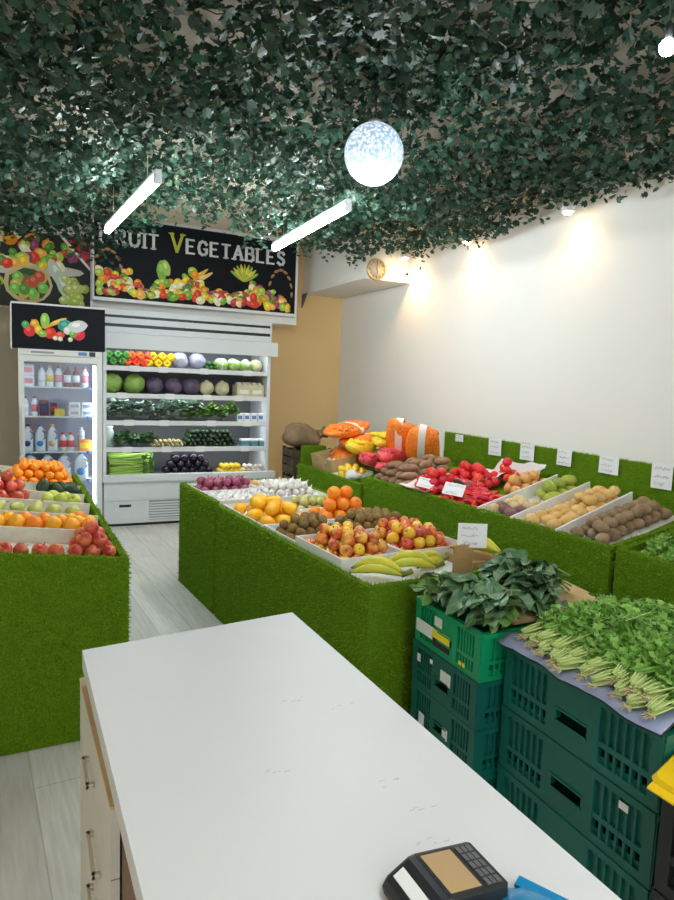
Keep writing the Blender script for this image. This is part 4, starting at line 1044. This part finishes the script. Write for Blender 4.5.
slab_on(-.021,.030,-.034,.034,.0006).build('screen_bezel',BLACK,tm)
slab_on(-.017,.026,-.030,.030,.0012).build('screen',TS,tm)
for i in range(3):
    for j in range(5):
        x=.0335+i*.0075; y=-.031+j*.0128; slab_on(x,x+.006,y,y+.0105,.0016).build('key',TK,tm)
def onsl(x): return .017+(x+.060)*(.016/.030)
MB().hexa([(-.053,-.030,onsl(-.053)-.001),(-.040,-.030,onsl(-.040)-.001),(-.040,.030,onsl(-.040)-.001),(-.053,.030,onsl(-.053)-.001),(-.053,-.030,onsl(-.053)+.001),(-.040,-.030,onsl(-.040)+.001),(-.040,.030,onsl(-.040)+.001),(-.053,.030,onsl(-.053)+.001)]).build('paper_strip',CARD,tm)
BLU=mat('packet_blue_gloss',(.01,.22,.45),.2)
r=empty('packet',(.447,.452,.951),.5,'glossy blue packet beside the card terminal, at the bottom picture edge','packet')
fn=noisefn(9,.05,4)
MB().ell((0,0,.008),(.048,.032,.008),20,10,fn=lambda d_:fn(d_)/max(.72,(abs(d_.x)**5+abs(d_.y)**5+abs(d_.z)**2)**.22)).build('pouch',BLU,r)
MB().box(-.060,-.045,-.03,.03,.006,.010).build('sealed_edge',BLU,r); MB().box(.045,.060,-.03,.03,.006,.010).build('sealed_edge',BLU,r)

# ------------------------------------------------------------------ wall clock on the boxed beam
ck=empty('wall_clock',(2.985,5.585,2.545),0,'round golden rimmed clock on the corner of the white boxed beam','clock')
GOLD=mat('clock_gold',(.62,.46,.20),.35,metal=.6); FACE=mat('clock_face',(.62,.52,.38),.5)
ax=Matrix.Rotation(PI/2,3,'X')
MB().lathe([(.10,-.012),(.103,0),(.10,.014),(.088,.018),(.086,.009)],32,axis=ax).build('rim',GOLD,ck)
MB().lathe([(.089,.008),(.089,.012)],32,axis=ax).build('face',FACE,ck)
for k in range(12):
    a=k*PI/6; MB().box(-.003,.003,-.0145,-.0118,.066,.082).xf(Matrix.Rotation(a,4,'Y')).build('hour_mark',BLACK,ck)
for a,l,w_ in ((.0,.062,.005),(2.9,.042,.006)):
    MB().box(-w_/2,w_/2,-.016,-.0145,-.008,l).xf(Matrix.Rotation(a,4,'Y')).build('hand',BLACK,ck)

# ------------------------------------------------------------------ open cooler
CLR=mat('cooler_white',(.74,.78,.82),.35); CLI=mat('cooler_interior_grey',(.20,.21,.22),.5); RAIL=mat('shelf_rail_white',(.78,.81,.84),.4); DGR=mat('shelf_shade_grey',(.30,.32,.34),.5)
X0,X1,YC,YK=.62,2.27,6.42,7.10
cx=(X0+X1)/2
cw=empty('open_cooler',(cx,6.75,0),0,'white open fronted cooler with shelves of vegetables at the back of the shop','cooler')
def cb(name,m,*bx,parent=None):
    mb=MB()
    for b in bx: mb.box(b[0]-cx,b[1]-cx,b[2]-6.75,b[3]-6.75,b[4],b[5])
    return mb.build(name,m,parent or cw)
b_=cb('base',CLR,(X0,X1,YC,YK,.03,.44),(X0,X1,YC-.012,YC+.02,.26,.44))
cb('kick_plate',BLACK,(X0+.02,X1-.02,YC+.03,YK,0,.03))
gr=[(X0+.42,X1-.06,YC-.008,YC+.002,.06+.026*k,.076+.026*k) for k in range(7)]
cb('grille',CLR,*gr); cb('grille_recess',DGR,(X0+.42,X1-.06,YC-.002,YC+.001,.055,.245))
cb('vent_slot',BLACK,(X0+.14,X0+.25,YC-.006,YC+.001,.19,.215)); cb('access_panel',CLR,(X0+.10,X0+.38,YC-.005,YC+.001,.05,.24))
cb('bumper_lip',CLR,(X0-.01,X1+.05,YC-.04,YC+.04,.44,.505))
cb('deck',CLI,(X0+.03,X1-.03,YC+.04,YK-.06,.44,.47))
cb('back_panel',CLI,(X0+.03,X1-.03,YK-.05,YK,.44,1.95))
for x in (X0,X1-.03): cb('side_panel',CLR,(x,x+.03,YC+.06,YK,.44,1.95))
cb('roof',CLR,(X0,X1,YC+.05,YK,1.92,2.05))
COOLT=mat('cooler_lamp_glow',(1,1,1),.3,emit=((.9,.97,1),3.5))
SZ=[.755,1.015,1.275,1.535]
for z in SZ:
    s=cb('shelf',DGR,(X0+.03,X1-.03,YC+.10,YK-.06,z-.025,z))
    cb('price_rail',RAIL,(X0+.03,X1-.03,YC+.075,YC+.10,z-.04,z+.005),parent=s)
    if z<1.5:  # lamps added under these shelves to brighten the produce below
        MB().box(X0+.06-cx,X1-.06-cx,YC+.105-6.75,YC+.125-6.75,z-.036,z-.026).build('added_lamp_strip',COOLT,s)
        a=lamp('AREA','added_shelf_lamp',(0,YC+.15-6.75,z-.03),1.6,(.92,.98,1),s,shape='RECTANGLE',size=1.5,size_y=.05); a.rotation_euler=(.5,0,0)
    rs=random.Random(int(z*100)); tg=[]
    for k in range(4):
        x=X0+.12+k*.38+rs.uniform(0,.12); 
        cb('shelf_label',CARD,(x,x+.09,YC+.07,YC+.075,z-.045,z+.012),parent=s)
vz=cb('visor',CLR,(X0+.01,X1+.05,YC-.01,YC+.06,1.70,1.84))
cb('blind_housing',CLR,(X0,X1-.02,YC+.02,YC+.10,1.845,1.90),(X0,X1-.02,YC+.03,YC+.10,1.93,1.985),(X0,X1-.02,YC+.03,YC+.10,2.01,2.06))
cb('blind_gap',BLACK,(X0,X1-.02,YC+.045,YC+.09,1.90,1.93),(X0,X1-.02,YC+.045,YC+.09,1.985,2.01))
MB().tube([(X0+.06-cx,-.30+.02,1.80),(X1-.06-cx,-.30+.02,1.80)],.014,8).build('lamp_tube',COOLT,cw)
a=lamp('AREA','cooler_lamp',(0,-.28,1.79),5.5,(.92,.98,1),cw,shape='RECTANGLE',size=1.5,size_y=.08); a.rotation_euler=(.25,0,0)
# contents
def cabbage(loc,r_,m,label,group,seed,name='cabbage',cat='cabbage'):
    o=MB().ell((0,0,0),(r_,r_,r_*.92),20,14,fn=lambda d_:1+.05*math.sin(math.atan2(d_.y,d_.x)*5+d_.z*4+seed)+.02*math.sin(9*d_.x+7*d_.z)).build(name,m)
    w_=MB()
    for k in range(4):
        a=k*1.57+seed; vs=[];fs=[]
        for i in range(7):
            for j in range(7):
                th=(i/6-.5)*1.5; ph=-1.3+j/6*1.9; rr=r_*(1.03+.05*abs(th)+.03*math.sin(j*2+i))
                vs.append((rr*math.cos(a+th)*math.cos(ph),rr*math.sin(a+th)*math.cos(ph),rr*.92*math.sin(ph)))
        for i in range(6):
            for j in range(6): fs.append((i*7+j,i*7+7+j,i*7+8+j,i*7+1+j))
        w_.add(vs,fs,0,True)
    w_.build('outer_leaf_layer',m,o)
    o.location=loc; o.rotation_euler=(.5,0,seed); return tag(o,label,cat,group)
CABG=mat('cabbage_green',(.22,.42,.07),.5,noise=14,col2=(.38,.55,.14)); CABP=mat('cabbage_purple',(.10,.07,.14),.45,noise=14,col2=(.16,.12,.20)); CABW=mat('cabbage_wrapped_lilac',(.36,.36,.48),.3,noise=14,col2=(.48,.48,.58)); CELR=mat('celeriac_pale',(.74,.70,.45),.6,noise=20,col2=(.62,.58,.36)); CAUL=mat('cauliflower_white',(.70,.76,.66),.7,noise=40,col2=(.58,.68,.52),bump=(90,.8,.01))
yf=YC+.22
zt=SZ[3]
def px(p): return X0+(p-105)*.01
pGP=Proto(pepper_proto('green_pepper',mat('pepper_green',(.05,.24,.03),.25,var=.2))); pRP=Proto(pepper_proto('orange_red_pepper',mat('pepper_red',(.88,.09,.02),.25,hvar=.015))); pYP=Proto(pepper_proto('yellow_pepper',mat('pepper_yellow',(.95,.60,.01),.25)))
for pr,c,p0,p1 in ((pGP,'green',107,126),(pRP,'orange red',129,146),(pYP,'yellow',149,168)):
    for L in range(2):
        for j in range(2):
            for k in range(3 if L==0 or j==0 else 2):
                o=pr.get(); x=px(p0+ (p1-p0)*(k+.5*L)/2.2 -1); o.location=(x,yf-.06+j*.09,zt+.044+L*.062); o.rotation_euler=(1.3+rnd(-.2,.2),0,rnd(-.5,.5)); s=.95; o.scale=(s,s,s)
                tag(o,f'{c} pepper on the top shelf of the open cooler','pepper',f'{c} peppers')
cabbage((px(179),yf,zt+.082),.085,CABW,'lilac wrapped cabbage on the top cooler shelf, beside the yellow peppers','x',1); cabbage((px(197),yf,zt+.082),.085,CABW,'lilac wrapped cabbage on the top cooler shelf, right one of two','x',2)
for o in list(COL.objects)[-4:]:
    if 'group' in o: o['group']='lilac wrapped cabbages'
pCUC=Proto(MB().lathe([(.004,-.10),(.018,-.095),(.022,-.05),(.022,.06),(.015,.095),(.004,.10)],12).build('cucumber',mat('cucumber_skin',(.03,.13,.03),.35,var=.2)))
for k in range(5):
    o=pCUC.get(); o.location=(px(208)+.045*(k%3)-.03+(.022 if k>2 else 0),yf,zt+.026+(k//3)*.04); o.rotation_euler=(PI/2,0,0); tag(o,'green cucumber on the top cooler shelf, between cabbages and cauliflowers','cucumber','cucumbers on the top shelf')
for k,p in enumerate((221,234,247)):
    o=MB().ell((0,0,0),(.068,.068,.06),20,12,fn=noisefn(k,.08,6)).build('cauliflower',CAUL); MB().lathe([(.02,-.055),(.055,-.05),(.075,-.02),(.08,.02)],12,rfun=lambda a,z:1+.15*math.sin(a*5)).build('leaf_wrap',CABG,o)
    o.location=(px(p),yf-.02,zt+.065); tag(o,'pale cauliflower in the row on the top cooler shelf','cauliflower','cauliflowers')
cabbage((px(259),yf,zt+.066),.068,CELR,'pale yellow cabbage at the right end of the top cooler shelf',None,3)
zt=SZ[2]
for k,p in enumerate((114,135)): cabbage((px(p),yf,zt+.095),.10,CABG,['round green cabbage at the left end of the second cooler shelf','round green cabbage second from the left on the second cooler shelf'][k],'green cabbages',k+4)
for k,p in enumerate((155,173,191)): cabbage((px(p),yf,zt+.085),.088,CABP,['dark purple cabbage next to the green cabbages, second cooler shelf','dark purple cabbage in the middle of three, second cooler shelf','dark purple cabbage next to the pale celeriacs, second cooler shelf'][k],'purple cabbages',k+7)
for k,p in enumerate((207,223)):
    o=MB().ell((0,0,0),(.076,.076,.072),16,10,fn=noisefn(k+20,.04,5)).build('celeriac',CELR); o.location=(px(p),yf,zt+.073); MB().lathe([(.03,.066),(.02,.08),(.005,.085)],9).build('stem_stub',CELR,o)
    tag(o,['pale round celeriac next to the purple cabbages','pale round celeriac beside the cream box, second cooler shelf'][k],'celeriac','celeriacs')
bx=empty('cream_box',(px(251),yf,zt+.001),0,'cream open box of pale mushrooms at the right of the second cooler shelf','box')
q=MB(); q.box(-.145,.145,-.10,.10,0,.006); q.box(-.145,.145,-.10,-.094,.006,.12); q.box(-.145,.145,.094,.10,.006,.12); q.box(-.145,-.139,-.094,.094,.006,.12); q.box(.139,.145,-.094,.094,.006,.12); q.build('box_wall',CELR,bx)
for s in (-1,1): MB().box(s*.07-.05,s*.07+.05,-.102,-.1002,.03,.07).build('label_strip',CARD,bx)
for k in range(10):
    o=pMU.get(); o.location=(px(251)-.11+.055*(k%5),yf-.05+.06*(k//5),zt+.125); o.scale=(1.15,)*3; o.rotation_euler=(rnd(-.3,.3),rnd(-.3,.3),0); tag(o,'pale mushroom in the cream box on the second cooler shelf','mushroom','mushrooms in the cream box')
for k in range(10): # supports out of sight inside box: deeper layer
    o=pMU.get(); o.location=(px(251)-.11+.055*(k%5),yf-.05+.06*(k//5),zt+.075); o.scale=(1.15,)*3; tag(o,'pale mushroom in the cream box on the second cooler shelf','mushroom','mushrooms in the cream box')
zt=SZ[1]
KALE=mat('kale_leaf',(.20,.33,.25),.5,var=.2,noise=40,col2=(.46,.57,.50))
def face_bunch(x,z,m,label,group,seed,name,cat,n=15,L=.17,Wd=.095):
    o=greens((x,yf-.02,z),(0,-.35,-PI/2+rnd(-.3,.3)),label,m,seed,n=n,L=L,Wd=Wd,spread=1.3,group=group,cat=cat,name=name); return o
for k in range(8): face_bunch(px(112)+k*.105,zt+.02+(k%2)*.045,KALE,'blue green kale bunch on the middle cooler shelf','kale bunches',100+k,'kale_bunch','kale')
for k in range(6): face_bunch(px(190)+k*.085,zt+.015+(k%2)*.04,LEAFM,'bright green spinach bunch on the middle cooler shelf','spinach bunches',120+k,'spinach_bunch','spinach',L=.11)
BLUP=mat('pack_blue_print',(.12,.25,.55),.5)
for k in range(4):
    x=px(241)+k*.075; o=empty('small_carton',(x,yf-.05,zt+.001),0,'small white and blue carton at the right of the middle cooler shelf','carton','white and blue cartons')
    MB().bbox(-.032,.032,-.03,.03,0,.085,.003).build('carton_body',CARD,o); MB().box(-.022,.022,-.0312,-.0302,.025,.06).build('printed_patch',BLUP,o)
zt=SZ[0]
JARG=mat('jar_pale_green',(.42,.55,.48),.3)
o=MB().lathe([(.045,0),(.052,.01),(.052,.15),(.04,.17),(.04,.185)],16).build('jar',JARG); MB().lathe([(.043,.185),(.043,.20),(.03,.203)],16).build('lid',CARD,o); o.location=(px(111),yf-.03,zt+.001); tag(o,'pale green jar at the left end of the fourth cooler shelf','jar')
AUB=mat('aubergine_skin',(.020,.012,.028),.2); COUR=mat('courgette_skin',(.030,.065,.030),.35,var=.25,noise=20,col2=(.05,.10,.045))
aub=MB().lathe([(.002,-.10),(.03,-.092),(.043,-.06),(.040,-.01),(.028,.05),(.020,.085),(.012,.09)],14).build('aubergine',AUB); MB().lathe([(.026,.068),(.02,.09),(.007,.097),(.007,.125)],10).build('stem',STEMG,aub); pAUB=Proto(aub)
cg=MB().lathe([(.004,-.09),(.018,-.085),(.023,-.03),(.021,.05),(.016,.08),(.010,.095)],12).build('courgette',COUR); pCG=Proto(cg)
def lay(pr,x0,n,dx,z,rowsn,dz,label,cat,group,ang=PI/2,dep=0,sc=1):
    for L in range(rowsn):
        for k in range(n-L):
            o=pr.get(); o.location=(x0+dx*(k+.5*L),yf+dep+rnd(-.01,.01),z+L*dz); o.rotation_euler=(ang+rnd(-.08,.08),0,rnd(-.15,.15)); o.scale=(sc,)*3; tag(o,label,cat,group)
for k in range(5): face_bunch(px(122)+k*.075,zt+.02,LEAFD,'dark green leaf bunch at the left of the fourth cooler shelf','dark bunches',140+k,'dark_greens_bunch','greens',n=12,L=.14)
lay(pCG,px(184),11,.052,zt+.026,4,.042,'dark green courgette on the fourth cooler shelf','courgette','courgettes')
PARN=mat('parsnip_skin',(.72,.62,.34),.6,var=.1)
pn=MB().lathe([(.001,-.09),(.008,-.06),(.016,0),(.022,.05),(.019,.065),(.006,.07)],12).build('parsnip',PARN); MB().lathe([(.007,.068),(.005,.085)],8).build('stem',STEMG,pn); pPAR=Proto(pn)
lay(pPAR,px(152),7,.046,zt+.025,2,.036,'pale yellow parsnip on the fourth cooler shelf','parsnip','parsnips',ang=-PI/2,dep=-.12)
TEAL=mat('pack_teal',(.10,.28,.33),.5)
for k in range(3):
    o=empty('punnet',(px(247)+k*.095,yf-.05,zt+.001),0,'small teal and white punnet at the right of the fourth cooler shelf','punnet','teal punnets')
    MB().bbox(-.043,.043,-.05,.05,0,.055,.006).build('punnet_tub',TEAL,o); MB().bbox(-.045,.045,-.052,.052,.055,.075,.004).build('punnet_lid',CARD,o)
zt=.47
CEL=mat('celery_stalk',(.34,.55,.10),.45,var=.35); 
ce=MB()
for k in range(6):
    a=k*1.05; ce.tube([(-.17,.016*math.cos(a),.016*math.sin(a)),(0,.02*math.cos(a),.02*math.sin(a)),(.14,.026*math.cos(a),.026*math.sin(a))],[.010,.010,.007],7)
cel=ce.build('celery',CEL)
lf=MB(); rs=random.Random(2); rb=MB()
for k in range(8): leaf(lf,rb,(.13,rs.uniform(-.02,.02),rs.uniform(-.01,.02)),rs.uniform(-.5,.5),rs.uniform(-.2,.4),.06,.035,.6,0,rs)
lf.build('leaves',LEAFM,cel); pCEL=Proto(cel)
for k in range(15):
    o=pCEL.get(); L=k//4; o.location=(px(131)+(.05 if k%2 else -.03),yf-.11+.082*(k%4),zt+.035+L*.05); o.rotation_euler=(rnd(0,6),rnd(-.08,.08),rnd(-.3,.3)); tag(o,'bright green celery head lying at the left of the cooler deck','celery','celery heads')
lay(pAUB,px(166),6,.088,zt+.045,3,.062,'black aubergine on the cooler deck','aubergine','aubergines',ang=-PI/2,dep=0)
for L in range(2):
    for j in range(2):
        for k in range(5-L):
            o=pLEM.get(); o.location=(px(221)+.052*(k+.5*L),yf-.10+.075*j,zt+.03+L*.05); o.rotation_euler=(0,0,PI/2+rnd(-.5,.5)); o.scale=(1,1,1); tag(o,'yellow lemon on the cooler deck beside the mushrooms','lemon','lemons on the cooler deck')
for k in range(14):
    o=pMU.get(); L=k//8; i=k if L==0 else k-8; o.location=(px(246)+.052*(i%4)+.02*L,yf-.10+.06*(i//4),zt+.03+L*.042); o.scale=(1.1,)*3; tag(o,'pale mushroom at the right end of the cooler deck','mushroom','mushrooms on the cooler deck')

# ------------------------------------------------------------------ drinks fridge
fx0,fx1,fy0,fy1=-.09,.585,6.18,6.62
fcx=(fx0+fx1)/2
fg=empty('drinks_fridge',(fcx,6.4,0),0,'white glass door fridge of milk and drinks, left of the open cooler','fridge')
FR_=mat('fridge_white',(.76,.77,.76),.35); FI=mat('fridge_interior',(.46,.51,.62),.5); HANDM=mat('fridge_frame_grey',(.62,.64,.62),.4)
def fb(name,m,*bx,parent=None):
    mb=MB()
    for b in bx: mb.box(b[0]-fcx,b[1]-fcx,b[2]-6.4,b[3]-6.4,b[4],b[5])
    return mb.build(name,m,parent or fg)
fb('cabinet',FR_,(fx0,fx1,fy1-.03,fy1,.04,1.60),(fx0,fx0+.035,fy0+.045,fy1-.03,.04,1.60),(fx1-.035,fx1,fy0+.045,fy1-.03,.04,1.60),(fx0+.035,fx1-.035,fy0+.045,fy1-.03,.04,.20),(fx0+.035,fx1-.035,fy0+.045,fy1-.03,1.54,1.60))
fb('liner',FI,(fx0+.036,fx1-.036,fy1-.036,fy1-.031,.20,1.54))
fb('kick_plate',BLACK,(fx0+.02,fx1-.02,fy0+.06,fy1,0,.04))
dr=fb('door',FR_,(fx0,fx0+.045,fy0,fy0+.04,.06,1.595),(fx1-.045,fx1,fy0,fy0+.04,.06,1.595),(fx0+.045,fx1-.045,fy0,fy0+.04,.06,.16),(fx0+.045,fx1-.045,fy0,fy0+.04,1.545,1.595))
fb('pane',glassy('fridge_glass',(.93,.96,1),.05),(fx0+.045,fx1-.045,fy0+.015,fy0+.022,.16,1.545),parent=dr)
fb('handle',HANDM,(fx0+.008,fx0+.028,fy0-.03,fy0-.018,.75,1.15),(fx0+.01,fx0+.026,fy0-.018,fy0,.76,.78),(fx0+.01,fx0+.026,fy0-.018,fy0,1.12,1.14),parent=dr)
cn=fb('canopy',BLKSIGN,(fx0-.045,fx1+.02,fy0-.015,fy0+.25,1.655,2.02))
fb('canopy_trim',FRAME,(fx0-.05,fx1+.025,fy0-.018,fy0+.25,2.02,2.035),(fx0-.055,fx0-.045,fy0-.018,fy0+.25,1.645,2.02))
cp=fb('control_panel',FR_,(fx0,fx1,fy0-.002,fy1,1.60,1.65))
fb('badge',BLUP,(fx1-.20,fx1-.13,fy0-.004,fy0-.002,1.61,1.64),parent=cp); fb('thermostat',BLACK,(fx1-.11,fx1-.06,fy0-.004,fy0-.002,1.605,1.645),parent=cp); fb('vent_slot',DGR,(fx0+.10,fx0+.28,fy0-.004,fy0-.002,1.615,1.632),parent=cp)
FZ=[.22,.50,.755,1.07,1.33]
for z in FZ[1:]:
    s=fb('shelf',FR_,(fx0+.037,fx1-.037,fy0+.07,fy1-.04,z-.012,z))
    fb('price_tag',BLUP,(fx1-.13,fx1-.055,fy0+.062,fy0+.07,z-.022,z+.004),parent=s)
fb('light_strip',mat('fridge_strip_glow',(1,1,1),.3,emit=((.92,.96,1),2.5)),(fx1-.078,fx1-.050,fy0+.046,fy0+.056,.22,1.53))
a=lamp('AREA','fridge_light',(.26,-.14,.9),.7,(.90,.95,1),fg,shape='RECTANGLE',size=.06,size_y=1.2); a.rotation_euler=(PI/2,0,.8)
o=printed('printed_produce',.60,.30,[(.22,.20,.035,.07,(.35,.6,.12),0),(.30,.19,.075,.014,(.85,.45,.05),.6),(.33,.20,.075,.014,(.88,.55,.12),.5),(.14,.17,.035,.04,(.8,.4,.05),0),(.26,.10,.05,.05,(.80,.05,.03),0),(.10,.11,.045,.05,(.72,.05,.04),0),(.49,.10,.05,.05,(.72,.04,.08),0),(.38,.17,.06,.05,(.05,.35,.28),0),(.40,.13,.035,.035,(.8,.85,.7),0),(.34,.09,.035,.03,(.75,.12,.08),0),(.44,.10,.03,.03,(.2,.5,.1),0),(.30,.06,.02,.02,(.85,.7,.6),0),(.34,.055,.02,.02,(.85,.7,.6),0),(.42,.055,.02,.02,(.8,.7,.5),0),(.17,.12,.03,.04,(.85,.6,.05),0),(.48,.17,.08,.05,(.72,.75,.75),.2),(.07,.16,.03,.03,(.1,.4,.12),0),(.20,.09,.035,.03,(.3,.5,.1),0)],fg,6)
o.location=(fx0-.01-fcx,fy0-.0155-6.4,1.69)
# drinks
def fxp(p): return -.09+(p-18)*.008
MILK=mat('milk_jug_white',(.80,.82,.84),.4); yb=fy0+.13
def jug(x,z,h,wd,lab,lm,seed=0):
    r=empty('milk_jug',(x,yb,z+.001),0,lab,'milk','milk jugs in the fridge')
    w2=wd/2
    prof=[(w2*.92,0),(w2,.012),(w2,h*.62),(w2*.80,h*.76),(w2*.40,h*.88),(w2*.30,h*.90),(w2*.30,h*.94)]
    MB().lathe(prof,20,rfun=lambda a,z:1/max(abs(math.cos(a)),abs(math.sin(a)),.78)*.86).build('jug_body',MILK,r)
    MB().lathe([(w2*.38,h*.94),(w2*.38,h),(w2*.3,h*1.005)],14).build('cap',lm,r)
    MB().tube([(w2*.35,-w2*.85,h*.80),(w2*.72,-w2*.92,h*.70),(w2*.75,-w2*.95,h*.52),(w2*.55,-w2*.9,h*.46)],.006,7).build('jug_handle',DGR,r)
    MB().lathe([(.001,0),(w2*.55,0),(w2*.55,.002),(.001,.002)],16,c=(-w2*.1,-w2*.845,h*.30),axis=Matrix.Rotation(PI/2,3,'X')).build('label_disc',lm,r)
L_BL=mat('label_blue',(.03,.28,.70),.4); L_NV=mat('label_navy',(.04,.05,.14),.4); L_GD=mat('label_gold',(.75,.52,.18),.4); L_RD=mat('label_red',(.68,.05,.06),.4); L_PK=mat('label_pink',(.80,.25,.30),.4); L_YE=mat('label_yellow',(.90,.65,.04),.4); L_OR=mat('label_orange',(.92,.33,.05),.4)
for p,l,m in ((26.5,'white milk jug with a navy label, left end of the third fridge shelf',L_NV),(39,'white milk jug with a blue label, third fridge shelf',L_BL),(51,'white milk jug with a gold label, third fridge shelf',L_GD)): jug(fxp(p),FZ[2],.235,.095,l,m)
for p,l,m in ((29,'large white milk jug at the left of the lowest visible fridge shelf',L_NV),(46,'large white milk jug second from the left, lowest visible fridge shelf',L_NV),(63,'large white milk jug third from the left, lowest visible fridge shelf',L_GD),(81,'large white milk jug with a blue label at the right, lowest visible shelf',L_BL)): jug(fxp(p),FZ[1],.240,.130,l,m)
def bottle(x,z,h,r0,bm,cm,lm,label,group='bottles in the fridge',name='bottle'):
    r=empty(name,(x,yb,z+.001),0,label,'bottle',group)
    MB().lathe([(r0*.9,0),(r0,.006),(r0,h*.68),(r0*.75,h*.78),(r0*.45,h*.85),(r0*.42,h*.9)],16).build('bottle_body',bm,r)
    MB().lathe([(r0*.52,h*.9),(r0*.52,h),(r0*.4,h*1.004)],12).build('cap',cm,r)
    MB().lathe([(r0*1.02,h*.22),(r0*1.02,h*.58)],16).build('bottle_label',lm,r)
DKB=mat('bottle_dark_red',(.16,.02,.03),.25)
T=FZ[4]
tops=[(41,MILK,L_PK,CARD,'white bottle with a pink cap on the top fridge shelf'),(49,MILK,L_YE,L_YE,'white bottle with a yellow cap on the top fridge shelf'),(58,MILK,L_RD,L_PK,'white bottle with a red sleeve on the top fridge shelf'),(67,DKB,L_RD,CARD,'dark red bottle left of the pair on the top fridge shelf'),(76,DKB,L_RD,CARD,'dark red bottle right of the pair on the top fridge shelf'),(85,CARD,L_PK,L_PK,'white bottle with a pink sleeve under the pink carton, top fridge shelf')]
for p,bm,cm,lm,l in tops: bottle(fxp(p),T,.18,.030,bm,cm,lm,l)
def carton2(x,z,w_,d_,h,m,label,lm,group,y=None):
    r=empty('drink_carton',(x,y or yb,z+.001),0,label,'carton',group)
    MB().bbox(-w_/2,w_/2,-d_/2,d_/2,0,h,.003).build('carton_body',m,r)
    MB().box(-w_/2*.75,w_/2*.75,-d_/2-.0012,-d_/2-.0002,h*.25,h*.72).build('printed_panel',lm,r)
for j in range(2):
    carton2(fxp(27.5),T+j*.094,.092,.08,.092,CARD,['white and pink carton, lower of two at the left of the top fridge shelf','white and pink carton, upper of two at the left of the top fridge shelf'][j],L_PK,'white and pink cartons')
S2=FZ[3]
bottle(fxp(24),S2,.17,.027,MILK,DKB,CARD,'white bottle at the left end of the second fridge shelf'); bottle(fxp(33.5),S2,.17,.027,MILK,DKB,L_RD,'white bottle with a red label on the second fridge shelf')
carton2(fxp(43),S2,.075,.07,.135,DKB,'dark purple carton on the second fridge shelf',L_NV,'cartons on the second shelf')
carton2(fxp(53),S2,.055,.07,.11,DKB,'dark red carton on the second fridge shelf',L_RD,'cartons on the second shelf',yb+.08)
carton2(fxp(58.5),S2,.085,.07,.062,L_YE,'flat golden carton on the second fridge shelf',L_GD,'cartons on the second shelf')
CRM=mat('carton_cream',(.76,.74,.68),.5)
for i,p in enumerate((74,87)):
    for j in range(2): carton2(fxp(p),S2+j*.062,.092,.07,.060,CRM,f"{'cream' if i==0 else 'white'} flat carton, {'lower' if j==0 else 'upper'} one of the {'left' if i==0 else 'right'} pair on the second fridge shelf",DGR if i==0 else BLUP,'flat cartons')
for p,l in ((62,'white and red bottle beside the milk, left one of two'),(70,'white and red bottle beside the milk, right one of two')): bottle(fxp(p),FZ[2],.165,.03,CRM,L_RD,L_RD,l)
carton2(fxp(85),FZ[2],.11,.08,.10,L_OR,'orange carton at the right of the third fridge shelf',L_YE,'cartons on the third shelf')
bottle(fxp(81),FZ[2]+.102,.11,.03,mat('bottle_clear',(.62,.67,.74),.15),CARD,mat('bottle_clear_label',(.58,.63,.72),.3),'clear bottle standing on the orange carton')

# ------------------------------------------------------------------ view
SC.view_settings.view_transform='Standard'; SC.view_settings.look='None'; SC.view_settings.exposure=.52; SC.view_settings.gamma=1
for l in ('spot_beam',): pass
